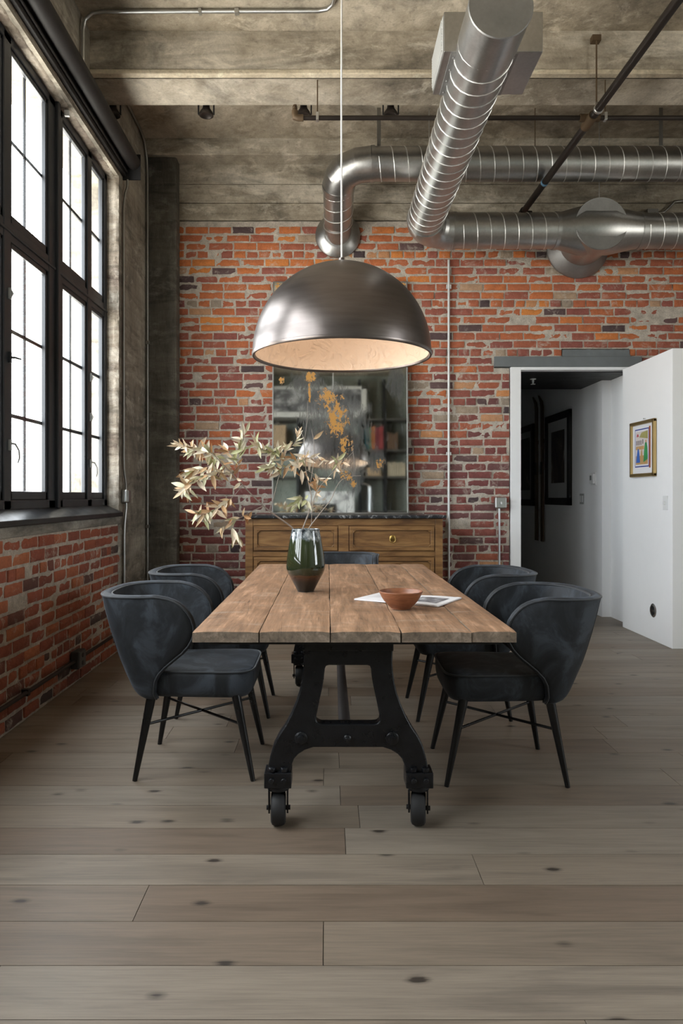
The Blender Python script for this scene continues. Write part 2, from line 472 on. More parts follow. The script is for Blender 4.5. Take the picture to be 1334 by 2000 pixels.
def mortar_bed(to3, u0, u1, z0, z1, step, depth, amp, holes):
    mb = MB(); nu = max(1, int((u1-u0)/step)); nz = max(1, int((z1-z0)/step)); W = nu+1; vs_ = []
    for j in range(nz+1):
        for i in range(nu+1):
            u = u0+(u1-u0)*i/nu; z = z0+(z1-z0)*j/nz
            n1 = noise.noise(Vector((u*2.2, z*2.2, 3.1))); n2 = noise.noise(Vector((u*13, z*13, 8.7))); n3 = noise.noise(Vector((u*33, z*33, 1.7)))
            vs_.append(to3(u, z, -depth + n1*amp*.8 + n2*amp*.8 + n3*amp*.55))
    fs = []
    for j in range(nz):
        for i in range(nu):
            u = u0+(u1-u0)*(i+.5)/nu; z = z0+(z1-z0)*(j+.5)/nz
            if any(h0 < u < h1 and g0 < z < g1 for (h0, h1, g0, g1) in holes): continue
            fs.append((j*W+i, j*W+i+1, (j+1)*W+i+1, (j+1)*W+i))
    mb.add(vs_, fs); return mb

DX0, DX1, DZ = 1.705, 2.86, 2.43            # doorway through the back wall
wb = MB()
wb.box((-2.1, YB+.055, 0), (DX0, YB+.24, ZC)); wb.box((DX1, YB+.055, 0), (6.8, YB+.24, ZC)); wb.box((DX0, YB+.055, DZ), (DX1, YB+.24, ZC))
wall_back = struct('wall_back', wb, M['cement'], smooth=0)
holes = [(1.70, 2.90, -.1, 2.43), (1.555, 2.93, 2.425, 2.523), (2.19, 2.82, 2.523, 2.59)]
back3 = lambda u, z, o: (u, YB - o, z)
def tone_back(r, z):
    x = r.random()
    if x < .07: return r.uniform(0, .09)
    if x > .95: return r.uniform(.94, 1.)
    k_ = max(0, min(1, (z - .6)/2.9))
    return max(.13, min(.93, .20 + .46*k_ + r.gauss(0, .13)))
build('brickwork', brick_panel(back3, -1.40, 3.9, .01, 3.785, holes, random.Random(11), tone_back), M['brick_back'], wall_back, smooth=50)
build('mortar', mortar_bed(back3, -1.40, 3.9, 0, 3.79, .018, .0085, .0085, holes), M['mortar'], wall_back, smooth=60)
cbm = MB()
for (z0, z1, o) in ((3.80, 3.955, 0.), (3.96, 4.13, .006), (4.135, 4.33, .0)):
    cbm.box((-1.42, YB-.004-o, z0), (XR, YB+.06, z1))
build('concrete_band', cbm, M['concrete'], wall_back, smooth=0, bevel=.006)

# left wall: the window in view and an added opening out of view
WY0, WY1, WZ0, WZ1 = 3.54, 5.68, 1.10, 3.76
lw = MB()
lw.box((-2.05, WY1, 0), (XL, 6.95, ZC)); lw.box((-2.05, 3.1, WZ0), (XL, WY0, WZ1)); lw.box((-2.05, -1.2, WZ0), (XL, .2, WZ1))
lw.box((-2.05, -1.2, WZ1), (XL, WY1, ZC)); lw.box((-2.05, -1.2, 0), (XL-.005, WY1, WZ0))
wall_left = struct('wall_left', lw, M['concrete_wall'], smooth=0)
rv_ = MB()                                              # rough broken plaster round the window opening
def reveal_far(u, v):
    z = WZ0+.0+(WZ1-WZ0)*v; n1 = noise.noise(Vector((u*3, z*9, 2))); n2 = noise.noise(Vector((u*9, z*26, 5)))
    edge = max(0, u-.75)*.05
    return (-1.76 + .105*u + (.006*n2 if u > .8 else 0), WY1 - .012 - .012*n1 - .007*n2 + edge, z)
rv_.grid(reveal_far, 8, 120)
def reveal_head(u, v):
    y_ = WY0+(WY1-WY0)*v; n1 = noise.noise(Vector((u*3, y_*9, 12))); n2 = noise.noise(Vector((u*9, y_*26, 15)))
    return (-1.76 + .105*u, y_, WZ1 - .008 - .010*n1 - .007*n2 + max(0, u-.6)*.10)
rv_.grid(reveal_head, 8, 110)
build('plaster_reveal', rv_, M['concrete_rough'], wall_left, smooth=60)
pl = MB()
pl.box((-1.70, 2.9, 1.0), (-1.645, 5.70, 1.062)); pl.box((-1.70, 5.628, 0), (-1.645, 5.70, 1.0))
build('cement_border', pl, M['cement'], wall_left, smooth=0, bevel=.008)
left3 = lambda u, z, o: (-1.642 + o, u, z)
tl = lambda r, z: min(1, max(0, r.uniform(0, .1) if r.random() < .08 else r.gauss(.5, .22)))
build('brickwork', brick_panel(left3, 2.9, 5.635, .012, 1.0, [], random.Random(5), tl, header_every=7, dep=.03), M['brick_left'], wall_left, smooth=50)
build('mortar', mortar_bed(left3, 2.9, 5.64, 0, 1.005, .018, .0085, .0045, []), M['mortar'], wall_left, smooth=60)
# dark concrete column in the corner
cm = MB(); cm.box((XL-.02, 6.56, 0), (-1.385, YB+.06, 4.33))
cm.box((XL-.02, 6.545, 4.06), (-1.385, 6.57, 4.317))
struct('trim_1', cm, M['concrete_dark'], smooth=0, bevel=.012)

# windows ------------------------------------------------------------------------------------------
XF = -1.745                                             # room-side face of the frames
def window(name, y0, y1, z0, z1, mull, trans, x=XF, s=-1):
    """mull: list of (ya, yb, deep) vertical members; trans: z band of the transom; s: outward direction in x"""
    fr = MB(); d = .05
    bx = lambda a, b, u, v, p=0., q=d: fr.box((min(x+s*p, x+s*q), a, u), (max(x+s*p, x+s*q), b, v))
    bx(y0, y1, z1-.05, z1+.01); bx(y0, y1, z0, z0+.055)
    bx(y0-.01, y0+.05, z0, z1); bx(y1-.075, y1+.01, z0, z1)
    for (a, b, dp) in mull: bx(a, b, z0, z1, -dp, d)
    bx(y0, y1, trans[0], trans[1], .004, d)
    bx(y0, y1, trans[0]+.04, trans[0]+.06, -.006, d)
    W = tag(build(name, fr, M['frame_paint'], origin=(0,0,0), bevel=.006, smooth=0), kind='structure')
    ed = [y0+.05] + [q for m_ in mull for q in m_[:2]] + [y1-.075]
    sash, gl, mu = MB(), MB(), MB()
    for a, b in zip(ed[::2], ed[1::2]):
        for (u, v, nrow) in ((z0+.055, trans[0], 3), (trans[1], z1-.05, 2)):
            t_ = .03 if b-a > .4 else .022
            xa, xb = x+s*.010, x+s*.036
            for q in ((a, a+t_, u, v), (b-t_, b, u, v), (a, b, u, u+.05), (a, b, v-t_, v)):
                sash.box((min(xa, xb), q[0], q[2]), (max(xa, xb), q[1], q[3]))
            xg = x+s*.026
            gl.add([(xg, a+.01, u+.02), (xg, b-.01, u+.02), (xg, b-.01, v-.01), (xg, a+.01, v-.01)], [(0,1,2,3)])
            x1, x2 = x+s*.037, x+s*.047
            mid = (a+b)/2
            if b-a > .4: mu.box((min(x1, x2), mid-.009, u), (max(x1, x2), mid+.009, v))
            for i in range(1, nrow):
                zz = u + (v-u)*i/nrow
                mu.box((min(x1, x2), a, zz-.011), (max(x1, x2), b, zz+.011))
    build('sash', sash, M['frame_paint'], W, bevel=.004, smooth=0)
    build('glass_pane', gl, M['glass'], W, smooth=0)
    build('glazing_bars', mu, M['frame_paint'], W, smooth=0)
    return W
w1 = window('window_1', WY0, WY1, 1.143, WZ1-.01, [(3.865, 3.955, 0.), (4.49, 4.60, .0), (4.615, 4.725, .0), (5.215, 5.305, .0)], (2.625, 2.73))
post = MB(); post.box((XF-.06, 4.588, 1.143), (XF+.022, 4.632, WZ1)); build('post_cover', post, M['frame_paint'], w1, smooth=0, bevel=.006)
window('window_added', .2, 3.1, 1.143, WZ1-.01, [(.86, .95, 0.), (1.5, 1.75, .02), (2.3, 2.39, 0.)], (2.625, 2.73))  # unseen window, added to light the floor near the camera
window('window_3', -.2, 1.8, 1.0, 3.6, [(.75, .85, 0.)], (2.5, 2.6), x=6.56, s=1)
for (yy, zz, bent) in ((3.925, 1.50, 1), (3.925, 2.33, 0), (3.925, 1.98, 2), (5.262, 1.46, 1), (5.262, 2.09, 0), (5.262, 1.80, 0)):
    h = MB(); h.box((XF-.002, yy-.009, zz-.03), (XF+.012, yy+.009, zz+.03))
    if bent == 1: h.tube([(XF+.01, yy, zz+.01), (XF+.03, yy+.012, zz+.005), (XF+.045, yy+.024, zz-.03), (XF+.046, yy+.026, zz-.07), (XF+.04, yy+.02, zz-.10)], [.006,.006,.005,.005,.003], 8)
    elif bent == 2: h.tube([(XF+.008, yy, zz), (XF+.03, yy+.01, zz), (XF+.06, yy+.02, zz-.008)], [.007,.006,.005], 8)
    else: h.tube([(XF+.01, yy, zz+.02), (XF+.02, yy+.004, zz), (XF+.012, yy, zz-.022)], [.005,.006,.003], 8)
    build('handle', h, M['frame_paint'] if bent == 2 else M['plastic_grey'], w1)
sm = MB()
sm.prism([(XF-.03, 1.09), (XF-.03, 1.15), (XF+.002, 1.148), (-1.628, 1.092), (-1.625, 1.061), (-1.66, 1.058)], 2.95, 5.70, axis='Y')
# prism works in (x, z) for axis Y
struct('trim_2', sm, M['sill'], smooth=0, bevel=.004)
tag(bpy.data.objects['trim_2'], 'dark metal window sill over the brick parapet')

# right and rear walls (beyond the frame; daylight, mirror)
M['rear_side'] = simple('warm_grey_wall', (.42,.39,.35), .8, 0, .1)
rw = MB()
rw.box((XR, -1.2, 0), (6.75, -.2, ZC)); rw.box((XR, 1.8, 0), (6.75, 6.95, ZC)); rw.box((XR, -.2, 0), (6.75, 1.8, 1.0)); rw.box((XR, -.2, 3.6), (6.75, 1.8, ZC))
struct('wall_right', rw, M['rear_side'], smooth=0)
rr = MB(); rr.box((-2.05, YR-.2, 0), (6.75, YR, ZC))
t = NT('grey_green_wall'); t.set(Base_Color=t.ramp(t.noise(t.co(), 3, 4), [(.3, (.30,.33,.29)), (.7, (.40,.43,.38))]), Roughness=.8); M['rear'] = t.m
struct('wall_rear', rr, M['rear'], smooth=0)

# white closet block and the hallway behind the doorway
wk = MB(); wk.box((2.75, 5.72, 0), (XR, 6.685, 2.40))
struct('wall_partition', wk, M['white_wall'], smooth=0, bevel=.004)
hw = MB()
hw.box((2.77, 7.24, 0), (3.1, 11, 2.85)); hw.box((2.86, YB+.06, 0), (3.1, 7.24, 2.85))
struct('wall_hall_right', hw, M['hall_wall'], smooth=0)
hw = MB(); hw.box((1.60, YB+.24, 0), (1.80, 11, 2.85)); struct('wall_hall_left', hw, M['hall_wall'], smooth=0)
hw = MB(); hw.box((1.60, 11, 0), (3.1, 11.2, 2.85)); struct('wall_hall_end', hw, M['hall_wall'], smooth=0)
hc = MB(); hc.box((1.60, YB+.08, 2.39), (3.1, 7.84, 2.47)); hc.box((1.6, 7.84, 2.78), (3.1, 11.2, 2.9)); hc.box((1.6, 7.80, 2.39), (3.1, 7.84, 2.85)); hc.box((1.6, YB+.2, 2.7), (3.1, 7.84, 2.9))
struct('ceiling_hall', hc, M['black_paint'], smooth=0)
jb = MB(); jb.box((DX0+.003, YB-.012, 0), (1.804, YB+.26, 2.426)); jb.box((1.804, YB-.012, 2.398), (2.86, YB+.10, 2.426))
struct('trim_3', jb, M['hall_wall'], smooth=0, bevel=.003)
lt = MB(); lt.box((1.555, YB-.022, 2.426), (2.93, YB+.07, 2.522))
struct('trim_4', lt, M['lintel'], smooth=0, bevel=.004)
lt = MB()
lt.grid(lambda u, v: (2.19+.63*u + .012*noise.noise(Vector((v*9, u*4, 1))), YB-.008-.006*noise.noise(Vector((u*30, v*9, 2))), 2.523+.066*v + (.01*noise.noise(Vector((u*14, 3, 1))) if v > .9 else 0)), 40, 6)
struct('trim_5', lt, M['lintel'])

# ------------------------------------------------------------------ DUCTS
def ring_cyl(mb, p0, p1, r, n=32): mb.tube([p0, p1], r, n)
def helix(mb, p0, axis, length, r, pitch, n=20, tr=.0042, phase=0.):
    p0 = Vector(p0); ax = Vector(axis).normalized(); up = Vector((0,0,1)) if abs(ax.z) < .9 else Vector((1,0,0))
    u = ax.cross(up).normalized(); v = ax.cross(u); N = int(length/pitch*n)
    pts = []
    for i in range(N+1):
        t_ = 2*math.pi*i/n + phase; pts.append(p0 + ax*(pitch*i/n) + (u*math.cos(t_)+v*math.sin(t_))*(r+.0005))
    mb.tube(pts, tr, 5)
def arc(p0, corner, p1, n):
    """quarter-like bend from p0 to p1 round a corner"""
    p0, c, p1 = Vector(p0), Vector(corner), Vector(p1); out = []
    for i in range(n+1):
        t_ = i/n; out.append((1-t_)**2*p0 + 2*t_*(1-t_)*(c*.94+(p0+p1)*.03) + t_*t_*p1)
    return out
def band(mb, c, axis, r, wdt=.03, t_=.004): 
    c = Vector(c); a = Vector(axis).normalized(); mb.tube([c-a*wdt/2, c+a*wdt/2], r+t_, 32)

# rear duct: runs along the back wall, elbows into a flange on the brick
rd = thing('rear_duct', (.095, 6.0, 3.62), 'round spiral steel duct high along back wall, elbow going into bricks above the mirror', 'duct')
A = Vector((.095, 6.0, 4.0)); rA = .137; dB = Vector((0, .68, -.345)).normalized()
m = MB(); ring_cyl(m, (.36, 6.0, 4.0), (6.49, 6.0, 4.0), rA); build('long_run', m, M['galv'], rd)
m = MB(); helix(m, (.42, 6.0, 4.0), (1,0,0), 6.05, rA, .118); build('spiral_seam', m, M['seam'], rd)
m = MB(); m.tube(arc(A+Vector((.28,0,0)), A, A+dB*.22, 4), rA+.004, 32); band(m, A+Vector((.28,0,0)), (1,0,0), rA+.004); band(m, A+dB*.22, dB, rA+.003)
build('elbow', m, M['galv'], rd, smooth=14)
Wp = A + dB*((YB-.01-6.0)/dB.y)
m = MB(); m.tube([A+dB*.2, Wp], [rA, .122], 32); build('wall_stub', m, M['galv'], rd)
m = MB(); helix(m, A+dB*.24, dB, .46, rA-.005, .118); build('spiral_seam', m, M['seam'], rd)
m = MB(); m.lathe([(.12, -.05), (.135, -.045), (.205, -.008), (.21, .0), (.21, .006), (.12, .006)], (Wp.x, YB-.016, Wp.z), 40, 'Y'); build('wall_flange', m, M['galv'], rd)
for px in (740, 1290):
    m = MB(); xx = (px-640)*6.0/1400
    m.box((xx-.016, 5.99, 4.0+rA-.002), (xx+.016, 5.993, ZC)); build('hanger_strap', m, M['conduit_dull'], rd, smooth=0)
for px in (838, 1045):
    m = MB(); xx = (px-640)*6.0/1400
    m.tube([(xx, 6.0, 4.0+rA-.002), (xx, 6.0, ZC)], .004, 6); build('hanger_rod', m, M['rust'] if px > 1000 else M['conduit'], rd)

# large duct: comes forward over the table, capped, with a plenum box
fd = thing('main_duct', (.82, 4.8, 3.39), 'large spiral steel duct running forward overhead with boxy vent, elbowing right along brick wall', 'duct')
CX, CZ, CY, rC = .82, 3.54, 6.27, .15
m = MB(); ring_cyl(m, (CX, 3.60, CZ), (CX, CY-.26, CZ), rC); build('long_run', m, M['galv'], fd)
m = MB(); helix(m, (CX, 3.64, CZ), (0,1,0), CY-.26-3.66, rC, .118, phase=1.); build('spiral_seam', m, M['seam'], fd)
m = MB(); ring_cyl(m, (CX, 3.40, CZ), (CX, 3.66, CZ), rC+.004); build('end_collar', m, M['galv'], fd)
m = MB(); m.lathe([(rC+.002, .006), (rC+.006, .0), (rC+.002, -.006), (rC-.01, -.004), (0, -.006)], (CX, 3.396, CZ), 40, 'Y'); build('end_cap', m, M['galv_dull'], fd)
m = MB(); m.tube(arc((CX, CY-.27, CZ), (CX, CY, CZ), (CX+.27, CY, CZ), 5), rC+.005, 32)
band(m, (CX, CY-.27, CZ), (0,1,0), rC+.005); band(m, (CX+.28, CY, CZ), (1,0,0), rC+.005); build('elbow', m, M['galv'], fd, smooth=14)
m = MB(); ring_cyl(m, (CX+.26, CY, CZ), (6.49, CY, CZ), rC); build('cross_run', m, M['galv'], fd)
m = MB(); helix(m, (CX+.34, CY, CZ), (1,0,0), .86, rC, .118); helix(m, (2.76, CY, CZ), (1,0,0), 3.6, rC, .118); build('spiral_seam', m, M['seam'], fd)
TX = 2.33
m = MB(); m.tube([(1.98, CY, CZ), (2.02, CY, CZ), (2.2, CY, CZ), (2.46, CY, CZ), (2.68, CY, CZ), (2.72, CY, CZ)], [rC+.005, rC+.006, .205, .205, rC+.006, rC+.005], 32)
band(m, (1.99, CY, CZ), (1,0,0), rC+.006); band(m, (2.72, CY, CZ), (1,0,0), rC+.006)
m.tube([(TX, 6.11, CZ), (TX, YB-.03, CZ)], [.218, .205], 36); build('tee_fitting', m, M['galv'], fd, smooth=30)
m = MB(); m.lathe([(.221, .012), (.225, 0.), (.221, -.01), (.21, -.008), (0, -.01)], (TX, 6.105, CZ), 40, 'Y'); build('tee_cap', m, M['galv_dull'], fd)
m = MB(); m.lathe([(.2, -.12), (.215, -.10), (.285, -.012), (.29, 0.), (.29, .006), (.2, .006)], (TX, YB-.018, CZ), 44, 'Y'); build('wall_flange', m, M['galv_dull'], fd)
m = MB(); m.tube([(TX, 6.15, CZ+.215), (TX, 6.15, ZC)], .003, 6); build('hanger_wire', m, M['conduit'], fd)
# plenum box saddled over the duct
BX0, BX1, BY0, BY1, BZ0, BZ1 = .606, 1.122, 3.735, 4.135, 3.535, 3.745
m = MB(); m.box((BX0, BY0, BZ0), (BX1, BY1, BZ1)); pbx = build('plenum_box', m, M['galv'], fd, smooth=0, bevel=.004)
m = MB(); m.box((BX0-.004, BY0+.015, BZ0+.015), (BX0+.001, BY1-.015, BZ1-.015))
for i in range(12): m.box((BX0-.010, BY0+.03, BZ0+.022+i*.0142), (BX0-.002, BY1-.03, BZ0+.028+i*.0142))
build('side_grille', m, M['white_conduit'], pbx, smooth=0)
for s in (-1, 1):
    m = MB()
    m.box((CX+s*.158-.018, BY0+.005, BZ0-.006), (CX+s*.158+.018, BY1-.005, BZ0+.001))
    for i in range(4): m.lathe([(.006, 0), (.006, -.006), (0, -.007)], (CX+s*.158, BY0+.04+i*.107, BZ0-.006), 8)
    build('screw_flange', m, M['galv_dull'], pbx, smooth=0)

# ------------------------------------------------------------------ PIPES AND CONDUITS
sp = thing('sprinkler_pipe', (1.8, 5.08, 3.88), 'dark iron sprinkler pipe running level across the room below the beam', 'pipe')
ZD, YD = 3.895, 5.07
m = MB(); m.tube([((580-640)*YD/1400, YD, ZD), (6.49, YD, ZD)], .0165, 14); build('pipe_run', m, M['iron_pipe'], sp)
x0 = (576-640)*YD/1400
m = MB(); m.tube([(x0+.06, YD, ZD), (x0+.025, YD, ZD), (x0+.004, YD, ZD+.006), (x0, YD, ZD+.03), (x0, YD, ZD+.05)], [.024,.024,.025,.024,.024], 14); build('elbow_fitting', m, M['rust'], sp)
m = MB(); m.lathe([(.012, .045), (.012, .06), (.018, .062), (.018, .068), (.006, .07), (.006, .085), (.013, .086), (.014, .09), (0, .092)], (x0, YD, ZD), 14)
for s in (-1, 1): m.tube([(x0+s*.012, YD, ZD+.062), (x0+s*.015, YD, ZD+.078), (x0+s*.003, YD, ZD+.096)], .0025, 6)
build('sprinkler_head', m, M['rust'], sp)
for px in (620, 1182):
    xx = (px-640)*YD/1400
    m = MB(); m.tube([(xx, YD, ZD+.03), (xx, YD, 4.165)], .0045, 8); build('hanger_rod', m, M['rust'], sp)
    m = MB(); m.box((xx-.010, YD-.021, ZD-.02), (xx+.010, YD+.021, ZD+.035)); build('hanger_clip', m, M['conduit'], sp, smooth=0, bevel=.003)
sp2 = thing('sprinkler_main', (1.85, 5.0, 3.8), 'thick dark iron pipe crossing overhead from top right corner toward the back wall', 'pipe')
EP = lambda y: Vector((1.93 - .0729*(y-4.0), y, 3.955 - .0769*(y-4.0)))
m = MB(); m.tube([EP(.3), EP(6.44)], .028, 16); build('pipe_run', m, M['iron_pipe'], sp2)
m = MB(); e_ = EP(6.46); m.tube([EP(6.40), e_, e_+Vector((.03, .02, 0)), e_+Vector((.09, .02, 0))], [.036,.037,.036,.034], 14); build('end_elbow', m, M['iron_pipe'], sp2)
m = MB(); m.tube([EP(5.0), EP(5.14)], .036, 14); c5 = EP(YD); m.tube([(c5.x-.07, YD, ZD), (c5.x+.07, YD, ZD)], .027, 12); build('cross_fitting', m, M['rust'], sp2)
m = MB(); m.tube([EP(5.90), EP(5.925)], .031, 14); build('tape_mark', m, simple('blue_tape', (.10,.22,.34), .5), sp2)
m = MB(); h_ = EP(4.96); m.tube([h_+Vector((0, 0, .04)), (h_.x, 4.96, 4.38)], .006, 8); m.box((h_.x-.03, 4.95, 4.37), (h_.x+.03, 5.0, 4.41)); build('hanger_rod', m, M['rust'], sp2)
m = MB(); h_ = EP(4.93); m.lathe([(.03, -.012), (.034, -.008), (.034, .008), (.03, .012)], h_, 18, 'Y'); m.tube([h_+Vector((0, 0, .03)), h_+Vector((0, .03, .06))], .008, 8); build('hanger_ring', m, M['conduit'], sp2)

def conduit(name, pts, r, mat, label, n=10, clips=()):
    m_ = MB(); m_.tube(pts, r, n)
    o = build(name, m_, mat); tag(o, label, 'conduit')
    for (a, b) in clips:
        k_ = MB(); k_.box(a, b); build('clip', k_, mat, o, smooth=0, bevel=.002)
    return o
conduit('conduit', [(-1.635, 4.79, 4.0), (-1.635, 4.79, 4.33), (-1.62, 4.785, 4.40), (-1.57, 4.78, 4.44), (-1.50, 4.775, 4.447), (-.06, 4.77, 4.447), (0, 4.75, 4.447), (.035, 4.70, 4.447), (.045, 4.62, 4.447), (.045, 4.25, 4.447)],
        .0125, M['conduit'], 'steel conduit bending from left wall across ceiling in front of the concrete beam',
        clips=[((-.62, 4.755, 4.43), (-.59, 4.79, 4.462)), ((-.86, 4.755, 4.43), (-.84, 4.79, 4.462))])
conduit('conduit', [(-1.645, 5.40, 4.44), (-1.645, 6.28, 4.44), (-1.642, 6.42, 4.40), (-1.64, 6.50, 4.28), (-1.64, 6.52, 4.15), (-1.64, 6.525, .0)], .012, M['conduit_dull'],
        'thin dark conduit in the corner where left wall meets the concrete column',
        clips=[((-1.656, 6.505, .93), (-1.62, 6.545, .96)), ((-1.656, 6.505, 2.6), (-1.62, 6.545, 2.63))])
cbx = thing('junction_box', P(254, 984, 5.8), 'small steel junction box with conduit on concrete wall right of the window', 'electrical box')
c0 = cbx.location
m = MB(); m.box((-1.659, 5.75, 1.165), (-1.605, 5.845, 1.275)); build('box', m, M['conduit'], cbx, smooth=0, bevel=.012)
m = MB(); m.box((-1.606, 5.758, 1.173), (-1.600, 5.837, 1.267)); build('cover_plate', m, M['conduit'], cbx, smooth=0, bevel=.006)
m = MB(); m.tube([(-1.632, 5.798, 1.27), (-1.632, 5.798, 1.32), (-1.64, 5.775, 1.42), (-1.642, 5.77, 1.50), (-1.642, 5.77, 3.55), (-1.636, 5.79, 3.66), (-1.62, 5.80, 3.72), (-1.62, 5.80, 3.78)], .010, 10); build('upper_conduit', m, M['conduit_dull'], cbx)
m = MB(); m.tube([(-1.632, 5.805, 1.17), (-1.632, 5.805, 1.12), (-1.64, 5.79, 1.0), (-1.642, 5.785, .9), (-1.642, 5.785, 0)], .011, 10); build('lower_conduit', m, M['conduit'], cbx)
conduit('conduit', [(1.128, YB-.022, 0), (1.128, YB-.022, 3.42)], .0115, M['white_conduit'], 'pale vertical conduit on brick wall between the mirror and the doorway',
        clips=[((1.105, YB-.03, 3.15), (1.151, YB-.006, 3.19)), ((1.105, YB-.03, 1.6), (1.151, YB-.006, 1.63))])
conduit('conduit', [(.98, 6.66, 3.845), (3.0, 6.66, 3.845), (3.12, 6.66, 3.855), (3.17, 6.66, 3.90), (3.22, 6.66, 3.955), (3.32, 6.66, 3.965), (4.2, 6.66, 3.965)], .0125, M['conduit_dull'],
        'thin conduit on the concrete band just above the wall end of the ducts', clips=[((2.96, 6.63, 3.81), (3.06, 6.685, 3.88))])
conduit('conduit', [(-1.612, 2.9, .168), (-1.612, 4.56, .168)], .012, M['iron_pipe'], 'dark conduit low along left brick wall, leading to the outlet box',
        clips=[((-1.638, 3.83, .15), (-1.60, 3.86, .186))])
conduit('conduit', [(-1.612, 4.70, .168), (-1.612, 5.62, .168)], .011, M['iron_pipe'], 'dark conduit low along left brick wall, beyond the outlet box')
ob = thing('outlet_box', (-1.60, 4.63, .11), 'grey electrical outlet box low on left brick wall', 'outlet')
m = MB(); m.box((-1.638, 4.565, .115), (-1.585, 4.695, .225)); build('box', m, simple('dark_grey_box', (.05,.05,.05), .5, .3), ob, smooth=0, bevel=.006)
m = MB(); m.box((-1.586, 4.572, .12), (-1.581, 4.688, .22)); fp = build('face_plate', m, simple('mid_grey_plate', (.10,.10,.10), .4, .4), ob, smooth=0, bevel=.002)
for zz in (.145, .195):
    m = MB(); m.lathe([(.015, 0), (.015, .003), (0, .003)], (-1.581, 4.63, zz), 16, 'X')
    build('socket', m, M['black'], fp)
sb = thing('switch_box', (1.607, YB-.03, 1.10), 'steel switch box with conduit on brick wall left of the doorway', 'switch')
m = MB(); m.box((1.552, YB-.055, 1.105), (1.662, YB-.006, 1.213)); build('box', m, M['conduit'], sb, smooth=0, bevel=.014)
m = MB(); m.box((1.560, YB-.060, 1.113), (1.654, YB-.054, 1.205)); build('cover_plate', m, M['conduit'], sb, smooth=0, bevel=.008)
m = MB(); m.box((1.603, YB-.074, 1.145), (1.613, YB-.058, 1.168)); build('toggle', m, M['plastic_white'], sb, smooth=0)
m = MB(); m.tube([(1.597, YB-.03, 0), (1.597, YB-.03, 1.11)], .0105, 10); m.box((1.58, YB-.042, .40), (1.614, YB-.008, .42)); build('conduit', m, M['conduit'], sb)

# spotlights behind the beam
def spot(x, label, tilt):
    s_ = thing('spotlight', (x, 5.47, 4.10), label, 'spotlight', 'spotlights along the back of the beam')
    y0 = 5.40
    m_ = MB(); m_.box((x-.03, y0, 4.20), (x+.03, y0+.05, 4.29)); build('mount', m_, M['black'], s_, smooth=0, bevel=.004)
    m_ = MB()
    for q in (-1, 1): m_.box((x+q*.058-.005, y0+.035, 4.118), (x+q*.058+.005, y0+.055, 4.225))
    m_.box((x-.063, y0+.035, 4.215), (x+.063, y0+.055, 4.228)); build('yoke', m_, M['black'], s_, smooth=0, bevel=.002)
    m_ = MB(); m_.lathe([(.02, 4.215), (.026, 4.19), (.03, 4.165), (.05, 4.135), (.054, 4.122), (.054, 4.112), (.045, 4.112), (.03, 4.125), (0, 4.128)], (x, y0+.05, 0), 20); build('lamp_head', m_, M['iron_pipe'], s_)
for px, lb in ((221, 'black spotlight behind the beam, beside the roller blind'), (403, 'black spotlight behind the beam, second from the left wall, standing clear of the pipe'),
               (593, 'black spotlight behind the beam, above the left end of the sprinkler pipe'), (763, 'black spotlight behind the beam, just left of the large forward duct')):
    spot((px-640)*5.45/1400, lb, 0)

# roller blind
rb = thing('roller_blind', (-1.58, 4.4, 3.83), 'dark brown rolled up roller blind above the left window', 'blind')
m = MB(); m.tube([(-1.575, 2.9, 3.915), (-1.575, 5.80, 3.915)], .058, 28); build('fabric_roll', m, M['blind'], rb)
m = MB(); m.box((-1.659, 2.9, 3.80), (-1.628, 5.80, 3.955)); build('back_rail', m, M['blind'], rb, smooth=0, bevel=.004)
m = MB(); m.tube([(-1.618, 2.9, 3.835), (-1.618, 5.79, 3.835)], .008, 8); build('bottom_bar', m, M['blind'], rb)
m = MB(); m.box((-1.659, 5.80, 3.78), (-1.515, 5.812, 3.985)); m.lathe([(.05, 0), (.05, .012), (.015, .014), (.012, .03), (0, .03)], (-1.575, 5.812, 3.915), 20, 'Y'); build('end_bracket', m, M['black'], rb, smooth=30)
wbk = MB(); wbk.box((-1.72, 4.68, 3.705), (-1.69, 4.70, 3.742)); wbk.lathe([(.007, 0), (.007, -.005), (0, -.005)], (-1.705, 4.68, 3.722), 12, 'Y')
tag(build('sensor_bracket', wbk, M['plastic_white'], smooth=0), 'small white bracket at the head of the left window post', 'bracket')

